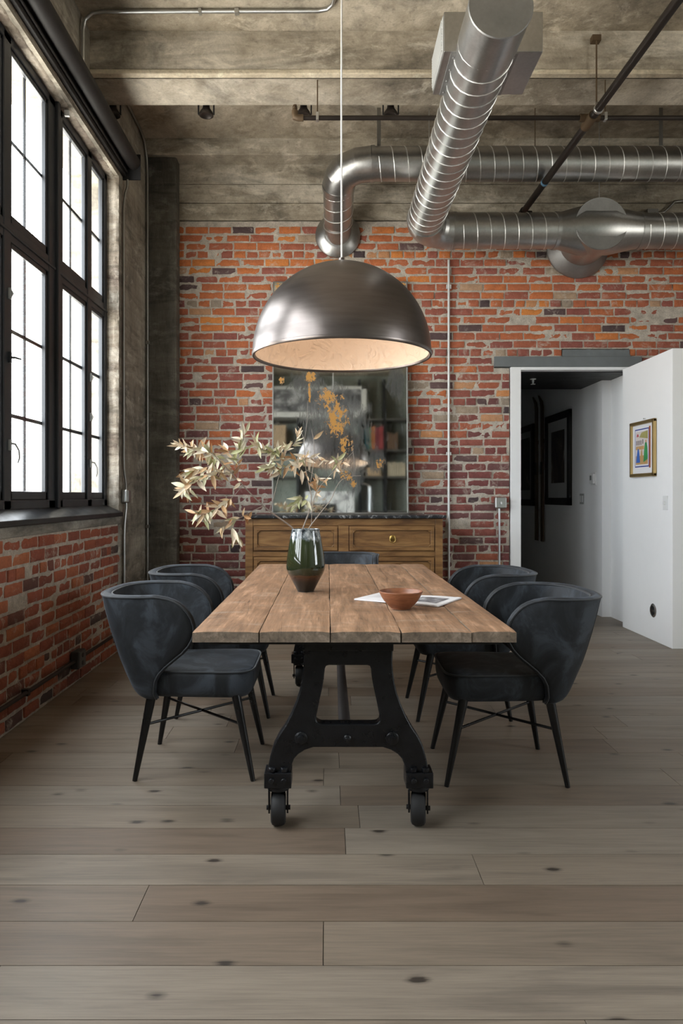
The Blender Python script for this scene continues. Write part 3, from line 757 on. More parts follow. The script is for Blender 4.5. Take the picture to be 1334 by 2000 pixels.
# ------------------------------------------------------------------ DINING TABLE
TZ = .76
T0, T1, TXL, TXR = 2.44, 4.88, -.462, .645
tb = thing('dining_table', (.09, 3.66, 0), 'long reclaimed wood plank dining table on black cast iron wheeled trestles', 'table')
m = MB(); seams = [TXL, -.234, .009, .251, .49, TXR]; rg = random.Random(9)
for i, (a, b) in enumerate(zip(seams[:-1], seams[1:])):
    nY, nX = 60, 6; g = .0016 if i != 3 else .0016
    rv = rg.random(); za = rg.uniform(-.001, .001)
    def edge(x, yv, side, i=i): return x + .0025*noise.noise(Vector((yv*6, i*3.3+side, 1)))
    vs_ = []; fs = []
    for j in range(nY+1):
        yv = T0 + (T1-T0)*j/nY
        xa = edge(a+g, yv, 0) ; xb = edge(b-g, yv, 1)
        for k_ in range(nX+1):
            xx = xa + (xb-xa)*k_/nX
            ys = yv + (.004*noise.noise(Vector((xx*9, j, i))) if j in (0, nY) else 0)
            e = (-.003 if k_ in (0, nX) else 0) + (-.002 if j in (0, nY) else 0)
            vs_.append((xx, ys, TZ + za + e + .0009*noise.noise(Vector((xx*8, yv*2, i)))))
    W = nX+1
    for j in range(nY):
        for k_ in range(nX): fs.append((j*W+k_, j*W+k_+1, (j+1)*W+k_+1, (j+1)*W+k_))
    base = len(vs_); ring = [k_ for k_ in range(W)] + [j*W+nX for j in range(1, nY+1)] + [nY*W+k_ for k_ in range(nX-1, -1, -1)] + [j*W for j in range(nY-1, 0, -1)]
    for r_ in ring: vs_.append((vs_[r_][0], vs_[r_][1], .722))
    n = len(ring); nf = len(fs)
    m.mi = 0; m.add(vs_, fs, rv)
    m.mi = 1; b0 = len(m.v)-len(vs_)
    m.f += [(b0+ring[q], b0+ring[(q+1) % n], b0+base+(q+1) % n, b0+base+q) for q in range(n)] + [tuple(b0+base+q for q in range(n))]
    m.m += [1]*(n+1)
top = build('tabletop', m, [M['table'], M['table_end']], tb, smooth=35)
m = MB(); m.box((TXL+.05, T0+.05, .705), (TXR-.05, T0+.11, .7215)); m.box((TXL+.05, T1-.11, .705), (TXR-.05, T1-.05, .7215))
for xx in (-.30, .09, .47): m.box((xx-.02, T0+.11, .700), (xx+.02, T1-.11, .7215))
build('under_rail', m, M['black'], tb, smooth=0)
# trestle outline traced in metres about its centre line
K = .0005676
def trestle(yc, nm='trestle'):
    outer_r = [(290, 95), (288, 180), (292, 240), (302, 310), (318, 380), (340, 445), (370, 515), (408, 590), (452, 655), (485, 720), (506, 790), (522, 870), (526, 905)]
    inner_r = [(378, 905), (368, 850), (350, 805), (322, 775), (280, 748), (225, 730)]
    z = lambda q: (1250-q)*K
    out = [(x*K, z(q)) for x, q in outer_r] + [(x*K, z(q)) for x, q in inner_r] + [(-x*K, z(q)) for x, q in inner_r[::-1]] + [(-x*K, z(q)) for x, q in outer_r[::-1]]
    hole_r = [(125, 198), (142, 203), (150, 220), (156, 280), (168, 350), (186, 430), (200, 500), (208, 540), (204, 560), (188, 574), (165, 578)]
    hole = [(x*K, z(q)) for x, q in hole_r] + [(-x*K, z(q)) for x, q in hole_r[::-1]]
    cu = bpy.data.curves.new('tmp', 'CURVE'); cu.dimensions = '2D'; cu.fill_mode = 'BOTH'; cu.extrude = .022; cu.bevel_depth = .006; cu.bevel_resolution = 2; cu.offset = -.006
    for pts in (out, hole):
        s_ = cu.splines.new('POLY'); s_.points.add(len(pts)-1); s_.use_cyclic_u = True
        for p_, c_ in zip(s_.points, pts): p_.co = (c_[0], c_[1], 0, 1)
    to = bpy.data.objects.new('tmp', cu); COL.objects.link(to)
    dg = bpy.context.evaluated_depsgraph_get(); dg.update()
    me = bpy.data.meshes.new_from_object(to.evaluated_get(dg)); bpy.data.objects.remove(to); bpy.data.curves.remove(cu)
    rot = Matrix.Rotation(R(90), 4, 'X')
    C_ = Vector((.075, yc, 0))
    me.transform(Matrix.Translation(C_ - wloc(tb)) @ rot)
    me.materials.clear(); me.materials.append(M['cast_iron'])
    o = bpy.data.objects.new(nm, me); COL.objects.link(o); o.parent = tb
    me.polygons.foreach_set('use_smooth', [True]*len(me.polygons)); me.set_sharp_from_angle(angle=R(35))
    sgn = -1 if yc < 3.5 else 1
    for (bx_, r_) in ((-305, .024), (286, .024), (-5, .014)):
        b_ = MB(); cx_, cz_ = .075+bx_*K, (1250-668)*K; f = yc + sgn*.027
        pr = [(r_*1.0, 0), (r_, sgn*.008), (r_*.8, sgn*.011), (r_*.55, sgn*.012), (r_*.55, sgn*.02), (r_*.3, sgn*.022), (0, sgn*.022)]
        b_.lathe(pr, (cx_, f, cz_), 20, 'Y'); build('bolt', b_, M['cast_iron'], o)
    tp = MB(); tp.box((C_.x-.166, yc-.045, (1250-100)*K), (C_.x+.166, yc+.045, .700)); build('top_flange', tp, M['cast_iron'], o, smooth=0, bevel=.004)
    return o
for yc in (2.665, 4.63): trestle(yc)
m = MB(); m.tube([(.065, 2.69, .338), (.068, 3.6, .338), (.075, 4.605, .338)], [.024, .021, .022], 16); build('stretcher', m, simple('dark_timber_rod', (.035,.028,.026), .6, 0, .3), tb)
def caster(x, y, turn):
    m_ = MB(); m_.box((x-.050, y-.045, .150), (x+.050, y+.045, .207))
    for (dx, dy) in ((-.022, -.03), (.022, -.03)): m_.lathe([(.015, .207), (.015, .222), (.008, .224), (0, .224)], (x+dx, y+dy, 0), 6)
    for dx in (-.022, .022): m_.lathe([(.011, -.045), (.011, -.055), (0, -.056)], (x+dx, y, .180), 10, 'Y')
    c_ = build('caster', m_, M['cast_iron'], tb, smooth=0, bevel=.008)
    sub = MB(); sub.lathe([(.040, .150), (.042, .142), (.040, .134), (0, .134)], (x, y, 0), 24)
    ct, st = math.cos(turn), math.sin(turn)
    rot = lambda p: (x + p[0]*ct - p[1]*st, y + p[0]*st + p[1]*ct, p[2])
    for s in (-1, 1):
        poly = [(-.030, .138), (.030, .138), (.018, .060), (.010, .045), (-.010, .045), (-.018, .060)]
        v8 = [rot((s*.034-.003, p[0], p[1])) for p in poly] + [rot((s*.034+.003, p[0], p[1])) for p in poly]
        sub.add(v8, [tuple(range(6)), tuple(range(6, 12))] + [(i, (i+1) % 6, 6+(i+1) % 6, 6+i) for i in range(6)])
    v_ = MB(); v_.lathe([(0, -.044), (.009, -.044), (.009, .044), (0, .044)], (0,0,0), 12, 'X'); sub.add([rot((p[0], p[1], p[2]+.063)) for p in v_.v], v_.f)
    build('fork', sub, M['cast_iron'], c_, smooth=40)
    wm = MB(); q = MB(); q.lathe([(.02, -.027), (.05, -.027), (.059, -.022), (.063, -.012), (.063, .012), (.059, .022), (.05, .027), (.02, .027)], (0,0,0), 36, 'X')
    wm.add([rot((p[0], p[1], p[2]+.063)) for p in q.v], q.f); build('wheel', wm, M['rubber'], c_, smooth=35)
for yc in (2.665, 4.63):
    caster(.075-.258, yc, R(2)); caster(.075+.262, yc, R(-9 if yc < 3 else 4))

# ------------------------------------------------------------------ DINING CHAIRS
def lerp_tab(tab, z):
    if z <= tab[0][0]: return tab[0][1]
    for (a, p), (b, q) in zip(tab[:-1], tab[1:]):
        if z <= b:
            t_ = (z-a)/(b-a); t_ = t_*t_*(3-2*t_) if False else t_
            return p + (q-p)*t_
    return tab[-1][1]
E_TAB = [(.345,-.165),(.38,-.172),(.43,-.165),(.47,-.145),(.51,-.10),(.54,-.06),(.57,-.03),(.60,-.008),(.64,.004),(.68,.0),(.71,-.012),(.74,-.034),(.76,-.058),(.775,-.085),(.786,-.12),(.792,-.16)]
B_TAB = [(.345,.245),(.36,.272),(.385,.295),(.45,.326),(.51,.352),(.58,.378),(.64,.398),(.72,.420),(.792,.436)]
W_TAB = [(.345,.215),(.36,.235),(.385,.246),(.45,.256),(.51,.263),(.58,.270),(.64,.276),(.72,.284),(.792,.290)]
def shell_pt(s, z, inset=0.):
    """s in [-1,1] along the U from one wing front round the back to the other"""
    b, w_, e = lerp_tab(B_TAB, z)-inset, lerp_tab(W_TAB, z)-inset, lerp_tab(E_TAB, z)
    if inset: e -= .004
    xs = -.19 - (b-.28)*.25
    straight = max(.01, e - xs); arcL = .62
    tot = straight + arcL; d = (1-abs(s))*tot
    sg = 1 if s >= 0 else -1
    if d < straight:
        x_ = e - d; y_ = w_ - .018*(1-d/straight)*min(1, straight/.12)
    else:
        t_ = (1-(d-straight)/arcL)*math.pi/2
        c_, s_ = max(0, math.cos(t_))**.72, math.sin(t_)**.78 if t_ > 0 else 0
        x_ = xs - (b+xs)*c_; y_ = w_*s_
    return Vector((x_, sg*y_, z))
chair = thing('dining_chair', (0,0,0), 'charcoal velvet barrel dining chair at the near left corner of the table', 'chair', 'velvet dining chairs around the table')
NU, zs = 60, [.346,.352,.362,.378,.40,.43,.46,.49,.52,.55,.58,.61,.64,.67,.70,.725,.745,.76,.772,.782,.789,.792]
TH = .040
m = MB(); nz = len(zs); W = NU+1
outer = [[shell_pt(-1+2*i/NU, z) for i in range(W)] for z in zs]
inner = [[shell_pt(-1+2*i/NU, z, TH) for i in range(W)] for z in zs]
vs_ = [p for row in outer for p in row] + [p for row in inner for p in row]; off = nz*W; fs = []
for j in range(nz-1):
    for i in range(NU):
        a = j*W+i
        fs.append((a, a+1, a+W+1, a+W)); fs.append((off+a, off+a+W, off+a+W+1, off+a+1))
rim = [j*W for j in range(nz)] + [(nz-1)*W+i for i in range(1, W)] + [j*W+NU for j in range(nz-2, -1, -1)]
# rounded rim: extra loop pushed outward between outer and inner edges
def rimpt(idx):
    o_, i_ = vs_[idx], vs_[off+idx]
    return (o_+i_)/2
ctr = Vector((-.2, 0, .5)); mid = []
for q, idx in enumerate(rim):
    p = rimpt(idx); prev, nxt = vs_[rim[max(q-1,0)]], vs_[rim[min(q+1,len(rim)-1)]]
    tang = (nxt-prev); acr = (vs_[off+idx]-vs_[idx])
    nrm = tang.cross(acr)
    nrm = nrm.normalized() if nrm.length > 1e-9 else Vector((0,0,1))
    if q == 0 or q == len(rim)-1: nrm = Vector((1,0,0))
    ref = Vector((1,0,0)) if idx % W in (0, NU) else Vector((0,0,1))
    if nrm.dot(ref + Vector((0,0,.2 if idx // W > 12 else -.1))) < 0: nrm = -nrm
    mid.append(len(vs_)); vs_.append(p + nrm*.010)
for q in range(len(rim)-1):
    a, b = rim[q], rim[q+1]
    fs.append((a, b, mid[q+1], mid[q])); fs.append((mid[q], mid[q+1], off+b, off+a))
bot = [i for i in range(W)]
for i in range(NU): fs.append((bot[i], off+bot[i], off+bot[i+1], bot[i+1]))
m.add(vs_, fs); bk = build('backrest', m, M['velvet'], chair, world=False, smooth=75)
m = MB()
edge_o = [shell_pt(-1, z) for z in zs] + [shell_pt(-1+2*i/NU, .792) for i in range(1, W)] + [shell_pt(1, z) for z in zs[::-1][1:]]
edge_i = [shell_pt(-1, z, TH) for z in zs] + [shell_pt(-1+2*i/NU, .792, TH) for i in range(1, W)] + [shell_pt(1, z, TH) for z in zs[::-1][1:]]
m.tube(edge_o, .0042, 7); m.tube([p+Vector((.002,0,0)) for p in edge_i], .0038, 7)
for s in (-.36, .36): m.tube([shell_pt(s, z) for z in zs], .0018, 6)
build('piping', m, M['piping'], bk, world=False)
# seat
m = MB()
def seat_ring(z, g):
    x0_, x1_, w0, w1 = -.24+g, .252-g, .212-g, .240-g; pts = []
    for t_ in range(48):
        a = 2*math.pi*t_/48; c_, s_ = math.cos(a), math.sin(a)
        p_ = .34
        cx = math.copysign(abs(c_)**p_, c_); sy = math.copysign(abs(s_)**p_, s_)
        xx = (x0_+x1_)/2 + (x1_-x0_)/2*cx; ww = w0 + (w1-w0)*(xx-x0_)/(x1_-x0_)
        pts.append((xx, ww*sy, z))
    return pts
rings = [seat_ring(.350, .07), seat_ring(.347, .04), seat_ring(.352, .022), seat_ring(.372, .008), seat_ring(.40, .002), seat_ring(.44, .0), seat_ring(.462, .002), seat_ring(.470, .010), seat_ring(.476, .035), seat_ring(.480, .08), seat_ring(.482, .14), seat_ring(.482, .20)]
vs_ = [p for r_ in rings for p in r_]; fs = []
for j in range(len(rings)-1):
    for i in range(48): fs.append((j*48+i, j*48+(i+1) % 48, (j+1)*48+(i+1) % 48, (j+1)*48+i))
fs.append(tuple(range(48))[::-1]); fs.append(tuple((len(rings)-1)*48+i for i in range(48)))
m.add(vs_, fs); st = build('seat', m, M['velvet'], chair, world=False, smooth=60)
m = MB(); rp = seat_ring(.464, .000); m.tube(rp + [rp[0]], .0045, 7); build('piping', m, M['piping'], st, world=False)
legs = []
for sx_ in (-1, 1):
    for sy_ in (-1, 1):
        tx, ty = (.175 if sx_ > 0 else -.19), sy_*.195
        bx_, by_ = (.252 if sx_ > 0 else -.255), sy_*.228
        m = MB(); m.tube([(tx, ty, .36), (bx_, by_, 0)], [.021, .0105], 14); build('leg', m, M['black_metal'], chair, world=False)
        legs.append(((tx, ty), (bx_, by_)))
def at_leg(i, z):
    (a, b), (c_, d) = legs[i]; t_ = (.36-z)/.36
    return Vector((a+(c_-a)*t_, b+(d-b)*t_, z))
for (i, j) in ((0, 3), (1, 2)):
    m = MB(); m.tube([at_leg(i, .235), at_leg(j, .235)], .0062, 8); build('stretcher', m, M['black_metal'], chair, world=False)
places = [(-.572, 3.30, R(0), 'charcoal velvet barrel dining chair at the near left corner of the table'),
          (-.580, 4.16, R(1), 'charcoal velvet barrel dining chair on left side of table, behind the near left chair'),
          (.755, 3.235, R(179), 'charcoal velvet barrel dining chair at the near right corner of the table'),
          (.735, 4.11, R(181), 'charcoal velvet barrel dining chair on right side of table, behind the near right chair'),
          (.085, 5.00, R(-90), 'charcoal velvet chair at far head of table in front of the dresser')]
for i, (x, y, a, lb) in enumerate(places):
    o = chair if i == 0 else copy_tree(chair)
    o.location = (x, y, 0); o.rotation_euler = (0, 0, a); o['label'] = lb

# ------------------------------------------------------------------ PENDANT LAMP
PX, PY, PZ, PR = .074, 3.77, 1.955, .467
pd = thing('pendant_lamp', (PX, PY, PZ), 'huge dark bronze dome pendant lamp with cream plaster inside hanging over table', 'lamp')
prof = [(PR*math.cos(R(a)), .012+ (PR+.005)*math.sin(R(a))) for a in range(0, 89, 3)] + [(.02, PR+.017), (0, PR+.017)]
m = MB(); m.lathe([(PR-.012, .03), (PR-.012, .0), (PR-.008, -.006), (PR+.0, -.006), (PR+.004, .0), (PR+.004, .010)] + prof, (PX, PY, PZ), 96, cap=False)
t = NT('brushed_bronze'); c_ = t.co((1,1,9)); n_ = t.noise(c_, 5, 6, .6)
t.set(Base_Color=t.mix(n_, (.13,.11,.10), (.22,.195,.185)), Metallic=.9, Roughness=t.math('ADD', t.math('MULTIPLY', n_, .10), .27)); M['bronze'] = t.m
build('dome_shade', m, M['bronze'], pd, smooth=40)
t = NT('carved_cream_plaster'); c_ = t.co(); n1 = t.noise(c_, 9, 3, .5, 2.2)
swirl = t.n('ShaderNodeTexWave', wave_type='RINGS'); swirl.inputs['Scale'].default_value = 3.0; swirl.inputs['Distortion'].default_value = 14; swirl.inputs['Detail'].default_value = 3; swirl.inputs['Detail Scale'].default_value = 2.0
t.l(c_, swirl.inputs['Vector'])
msk = t.ramp(n1, [(.42, 0.), (.55, 1.)])
t.set(Base_Color=(.86,.72,.59), Roughness=.6); t.bump(t.math('MULTIPLY', swirl.outputs['Fac'], msk), .4, .015); M['plaster'] = t.m
m = MB(); pin = [((PR-.014)*math.cos(R(a)), .006+(PR-.014)*math.sin(R(a))) for a in range(0, 91, 3)]
m.lathe(pin[:-1]+[(0, PR-.008)], (PX, PY, PZ), 96, cap=False); build('plaster_lining', m, M['plaster'], pd, smooth=60)
m = MB(); m.tube([(PX, PY, PZ+PR+.01), (PX-.0015, PY, 3.2), (PX+.0005, PY, ZC-.02)], .0048, 8); build('cord', m, M['cord'], pd)
m = MB(); m.lathe([(.0, PZ+PR+.05), (.014, PZ+PR+.05), (.016, PZ+PR+.01)], (PX, PY, 0), 16); build('cord_grip', m, M['bronze'], pd)
m = MB(); m.lathe([(0, ZC-.03), (.055, ZC-.03), (.06, ZC-.025), (.06, ZC)], (PX, PY, 0), 28); build('ceiling_rose', m, M['cord'], pd)
m = MB(); m.lathe([(.022, .44), (.022, .36), (.028, .34), (.03, .30)], (PX, PY, PZ), 16); build('lamp_holder', m, M['bronze'], pd)
m = MB(); m.lathe([(.014, .305), (.03, .28), (.036, .255), (.03, .23), (.012, .215), (0, .213)], (PX, PY, PZ), 20)
t = NT('warm_lamp_bulb'); t.set(Base_Color=(.9,.8,.6), Emission_Color=(1.,.62,.33,1.), Emission_Strength=1.5); build('bulb', m, t.m, pd)
ld = bpy.data.lights.new('pendant_light', 'POINT'); ld.energy = 1.1; ld.color = (1., .86, .72); ld.shadow_soft_size = .05
lo = bpy.data.objects.new('pendant_light', ld); COL.objects.link(lo); lo.parent = pd; lo.location = (0, 0, .19)

# ------------------------------------------------------------------ DRESSER
DXa, DXb, DYf, DYb, DTop = -.705, .985, 6.13, 6.62, 1.03
dr = thing('dresser', (.14, 6.37, 0), 'antique walnut dresser with dark marble top standing against the brick wall', 'dresser')
m = MB(); z_rows = [(.748, .962), (.44, .70), (.13, .395)]
m.box((DXa+.02, DYf+.012, .08), (DXb-.02, DYb, DTop-.002))
for (a, b) in ((DXa, DXa+.066), (DXb-.066, DXb)): m.box((a, DYf, .0), (b, DYf+.06, DTop-.002)); m.box((a, DYb-.06, 0), (b, DYb, DTop-.002))
for (a, b) in ((.968, DTop-.002), (.702, .742), (.40, .434), (.08, .125)): m.box((DXa+.066, DYf+.003, a), (DXb-.066, DYf+.03, b))
m.box((.092, DYf+.001, .742), (.18, DYf+.03, .968))
build('carcass', m, M['dresser'], dr, smooth=0, bevel=.003)
m = MB(); m.box((DXa-.016, DYf-.035, DTop), (DXb+.028, DYb+.03, DTop+.027)); build('marble_top', m, M['marble'], dr, smooth=0, bevel=.006)
def drawer(a, b, z0, z1, pulls):
    m_ = MB(); m_.box((a+.003, DYf+.008, z0+.003), (b-.003, DYf+.03, z1-.003)); d_ = build('drawer', m_, M['dresser'], dr, smooth=0)
    q = MB(); wv, inn = .030, .012
    def mitre(p0, p1, z0_, z1_, c):
        # chamfered corner picture-frame moulding
        q.prism([(p0+c, z0_), (p1-c, z0_), (p1, z0_+c), (p1, z1_-c), (p1-c, z1_), (p0+c, z1_), (p0, z1_-c), (p0, z0_+c)], DYf+.006, DYf+.012, axis='Y')
    for (u0, u1, v0, v1) in ((a+.008, b-.008, z1-.036, z1-.006), (a+.008, b-.008, z0+.006, z0+.036), (a+.008, a+.038, z0+.03, z1-.03), (b-.038, b-.008, z0+.03, z1-.03)):
        q.box((u0, DYf-.006, v0), (u1, DYf+.012, v1))
    for (cx_, sx2) in ((a+.038, 1), (b-.038, -1)):
        for (cz_, sz) in ((z0+.036, 1), (z1-.036, -1)):
            tri = [(cx_, cz_), (cx_+sx2*.026, cz_), (cx_, cz_+sz*.026)]
            q.prism(tri, DYf-.005, DYf+.012, axis='Y')
    build('moulding', q, M['dresser'], d_, smooth=0, bevel=.004)
    g = MB()
    for (u0, u1, v0, v1) in ((a+.038, b-.038, z1-.041, z1-.036), (a+.038, b-.038, z0+.036, z0+.041), (a+.038, a+.043, z0+.04, z1-.04), (b-.043, b-.038, z0+.04, z1-.04)):
        g.box((u0, DYf+.004, v0), (u1, DYf+.0095, v1))
    build('inner_bead', g, M['dresser_dark'], d_, smooth=0)
    for xp in pulls:
        zc = (z0+z1)/2
        h = MB(); h.lathe([(.024, .0), (.026, -.003), (.018, -.006), (.008, -.008), (.008, -.018), (0, -.019)], (xp, DYf+.008, zc+.006), 24, 'Y')
        rr_ = [(xp+.024*math.sin(2*math.pi*i/24), DYf-.012, zc-.008+.024*math.cos(2*math.pi*i/24)) for i in range(25)]
        h.tube(rr_, .0035, 8); build('ring_pull', h, M['brass'], d_)
drawer(DXa+.066, .092, *z_rows[0], [-.27]); drawer(.18, DXb-.066, *z_rows[0], [.555])
drawer(DXa+.066, DXb-.066, *z_rows[1], [-.27, .555]); drawer(DXa+.066, DXb-.066, *z_rows[2], [-.27, .555])

# ------------------------------------------------------------------ MIRROR
TH_M = R(3.1); MB0 = Vector((.115, 6.545, DTop+.028)); MW, MH = 1.25, 2.16
mup = Vector((0, math.sin(TH_M), math.cos(TH_M))); mn = Vector((0, -math.cos(TH_M), math.sin(TH_M)))
mi = thing('leaning_mirror', MB0, 'tall foxed antique mirror with orange rust leaning on the dresser against bricks', 'mirror')
def mq(u, v, d=0.): return MB0 + Vector((u, 0, 0)) + mup*v + mn*d
def mbox(mb, u0, u1, v0, v1, d0, d1):
    vs2 = [mq(u, v, d) for d in (d0, d1) for (u, v) in ((u0, v0), (u1, v0), (u1, v1), (u0, v1))]
    mb.add(vs2, [(0,3,2,1),(4,5,6,7),(0,1,5,4),(1,2,6,5),(2,3,7,6),(3,0,4,7)])
m = MB(); mbox(m, -MW/2+.004, MW/2-.004, .004, MH-.004, -.012, 0)
t = NT('foxed_mirror_glass'); c_ = t.co()
s_ = t.sep(c_); fine = t.noise(c_, 26, 8, .78, .6); drip = t.noise(t.co((9, 9, 2.2)), 3.2, 8, .75, .5); cloud = t.noise(c_, 2.6, 6, .6, .5)
def blob(px, py, rx, rz):
    D = 6.6; x_ = (px-640)*D/1400 - MB0.x; z_ = EYE-(py-969)*D/1400 - MB0.z
    dx = t.math('DIVIDE', t.math('SUBTRACT', s_[0], x_), rx); dz = t.math('DIVIDE', t.math('SUBTRACT', s_[2], z_), rz)
    return t.math('SUBTRACT', 1., t.math('ADD', t.math('MULTIPLY', dx, dx), t.math('MULTIPLY', dz, dz)), True)
def total(lst):
    r = lst[0]
    for q in lst[1:]: r = t.math('MAXIMUM', r, q)
    return r
rust = total([blob(645, 782, .15, .12), blob(636, 772, .09, .08), blob(657, 820, .13, .20), blob(650, 800, .08, .16), blob(675, 868, .08, .12), blob(604, 735, .07, .08), blob(605, 760, .025, .14), blob(742, 905, .05, .06),
              blob(675, 928, .07, .07), blob(688, 945, .05, .05), blob(551, 556, .08, .06), blob(540, 566, .03, .03), blob(780, 556, .11, .09), blob(550, 742, .03, .05)])
nz_ = t.math('ADD', t.math('MULTIPLY', t.math('SUBTRACT', fine, .5), 3.6), t.math('MULTIPLY', t.math('SUBTRACT', drip, .5), 2.6))
rmask = t.ramp(t.math('ADD', t.math('MULTIPLY', rust, .75), nz_), [(.50, 0.), (.56, 1.)])
rmask = t.math('MULTIPLY', rmask, t.math('GREATER_THAN', rust, .02))
stain = total([blob(650, 830, .42, .36), blob(660, 870, .36, .34), blob(600, 745, .2, .12), blob(640, 800, .3, .3), blob(775, 745, .12, .2), blob(680, 930, .2, .2), blob(735, 900, .1, .14)])
smask = t.ramp(t.math('ADD', t.math('MULTIPLY', stain, .45), t.math('MULTIPLY', t.math('SUBTRACT', drip, .5), 1.9)), [(.12, 0.), (.50, .62)])
gl_col = t.mix(t.ramp(cloud, [(.35, 0.), (.7, 1.)]), (.55,.59,.59), (.80,.83,.82))
gl_col = t.mix(t.ramp(fine, [(.55, 0.), (.75, .55)]), gl_col, (.35,.38,.38))
col = t.mix(smask, gl_col, (.045,.025,.025)); col = t.mix(rmask, col, (.50,.25,.06))
t.set(Base_Color=col, Metallic=t.math('SUBTRACT', 1., t.math('MAXIMUM', rmask, t.math('MULTIPLY', smask, .35))),
      Roughness=t.math('ADD', t.math('MULTIPLY', rmask, .7), t.math('ADD', t.math('MULTIPLY', smask, .12), .035)))
build('mirror_glass', m, t.m, mi, smooth=0)
m = MB()
for q in ((-MW/2, -MW/2+.012, 0, MH), (MW/2-.012, MW/2, 0, MH), (-MW/2, MW/2, 0, .012), (-MW/2, MW/2, MH-.012, MH)): mbox(m, *q, -.016, .006)
build('frame', m, M['conduit_dull'], mi, smooth=0, bevel=.002)
m = MB(); mbox(m, -MW/2+.01, MW/2-.01, .01, MH-.01, -.02, -.013); build('backing_board', m, M['black'], mi, smooth=0)
wires = MB()
for (a, b) in (((586, 560), (605, 498)), ((738, 545), (713, 494))):
    pa, pb = P(a[0], a[1], 6.62), P(b[0], b[1], 6.68)
    wires.tube([pa, pb], .0012, 5)
build('hanging_wire', wires, M['conduit'], mi)

# ------------------------------------------------------------------ ON THE TABLE
vc = Vector(((597-640)*3.455/1400, 3.455, TZ+.0008))
va = thing('vase', vc, 'dark green glazed ceramic vase holding dried branches on the table', 'vase')
vprof = [(.0, .0), (.036, .0), (.040, .004), (.052, .028), (.070, .062), (.084, .086), (.091, .104), (.093, .120), (.0915, .145), (.088, .175), (.082, .215), (.075, .255), (.070, .280), (.068, .292), (.068, .300), (.065, .302), (.062, .299), (.063, .285), (.070, .25), (.080, .19), (.083, .14), (.078, .10), (.05, .05), (.0, .04)]
def smooth_prof(p, n=3):
    out = []
    for i in range(len(p)-1):
        for k_ in range(n):
            t_ = k_/n; p0 = p[max(i-1,0)]; p1 = p[i]; p2 = p[i+1]; p3 = p[min(i+2,len(p)-1)]
            out.append(tuple(max(0, .5*((2*p1[d]) + (-p0[d]+p2[d])*t_ + (2*p0[d]-5*p1[d]+4*p2[d]-p3[d])*t_*t_ + (-p0[d]+3*p1[d]-3*p2[d]+p3[d])*t_**3)) for d in (0, 1)))
    return out + [p[-1]]
m = MB(); m.lathe([(r_, z_+vc.z) for r_, z_ in smooth_prof(vprof, 3)], (vc.x, vc.y, 0), 56)
t = NT('green_glaze'); c_ = t.co(); s_ = t.sep(c_); n1 = t.noise(t.co((30,30,7)), 1., 5, .6); n2 = t.noise(c_, 35, 4, .6)
zz = t.math('ADD', s_[2], t.math('MULTIPLY', t.math('SUBTRACT', n1, .5), .09))
zl = t.math('ADD', s_[2], t.math('MULTIPLY', t.math('SUBTRACT', t.noise(c_, 12, 3), .5), .02))
body = t.ramp(t.math('MULTIPLY', zl, 3.3), [(.0, (.010,.009,.007)), (.16, (.014,.010,.007)), (.22, (.042,.016,.008)), (.262, (.075,.034,.014)), (.285, (.018,.022,.010)), (.6, (.028,.037,.014)), (1., (.030,.042,.020))])
drp = t.ramp(zz, [(.252, 0.), (.262, 1.)])
dcol = t.ramp(n2, [(.40, (.02,.026,.03)), (.52, (.18,.21,.22)), (.62, (.45,.48,.48))])
t.set(Base_Color=t.mix(drp, body, dcol), Roughness=t.ramp(t.math('MULTIPLY', zl, 3.3), [(.22, .35), (.28, .07)]), Coat_Weight=.5, Coat_Roughness=.03)
build('body', m, t.m, va, smooth=60)

bc = Vector((.299, 2.93, TZ+.0008))
bw = MB(); bprof = [(0, .0), (.036, .0), (.040, .003), (.058, .020), (.074, .040), (.085, .060), (.0895, .070), (.088, .0725), (.085, .070), (.079, .056), (.066, .036), (.045, .016), (.02, .009), (0, .008)]
bw.lathe([(r_, z_+bc.z) for r_, z_ in smooth_prof(bprof, 3)], (bc.x, bc.y, 0), 56)
t = NT('turned_cherry_wood'); n_ = t.noise(t.co((6,6,30)), 2, 5, .6, .6)
t.set(Base_Color=t.ramp(n_, [(.3, (.16,.055,.025)), (.6, (.29,.115,.055)), (.8, (.36,.16,.08))]), Roughness=.42)
tag(build('bowl', bw, t.m, smooth=60), 'round turned wooden bowl on the table in front of the open magazine', 'bowl')

# open magazine
A_, B_, C_, D_ = Vector((.117, 3.17, 0)), Vector((.245, 3.375, 0)), Vector((.60, 3.21, 0)), Vector((.455, 2.965, 0))
mc = (A_+B_+C_+D_)/4; mc.z = TZ
mg = thing('magazine', mc, 'open white magazine with a grey photograph lying behind the bowl', 'magazine')
def page(u, v, lift=0.):
    p = A_.lerp(D_, u).lerp(B_.lerp(C_, u), v)
    d = abs(u-.5)*2
    h = .0025 + .008*(1-d)*d*1.6 + (.002 if d > .9 else 0)
    return Vector((p.x, p.y, TZ+.002+h+lift))
m = MB(); m.grid(lambda u, v: page(u, v), 24, 4)
nt0 = len(m.v); m.grid(lambda u, v: Vector((*page(u, v).xy, TZ+.0012)), 24, 4)
def skirt(f0): m.grid(f0, 24, 1)
for v in (0., 1.): m.grid(lambda u, w_, v=v: Vector((*page(u, v).xy, TZ+.0012 + (page(u, v).z-TZ-.0012)*w_)), 24, 1)
for u in (0., 1.): m.grid(lambda v, w_, u=u: Vector((*page(u, v).xy, TZ+.0012 + (page(u, v).z-TZ-.0012)*w_)), 4, 1)
build('pages', m, M['paper'], mg, smooth=40)
m = MB(); m.grid(lambda u, v: page(.60+.32*u, .22+.55*v, .0008), 12, 4)
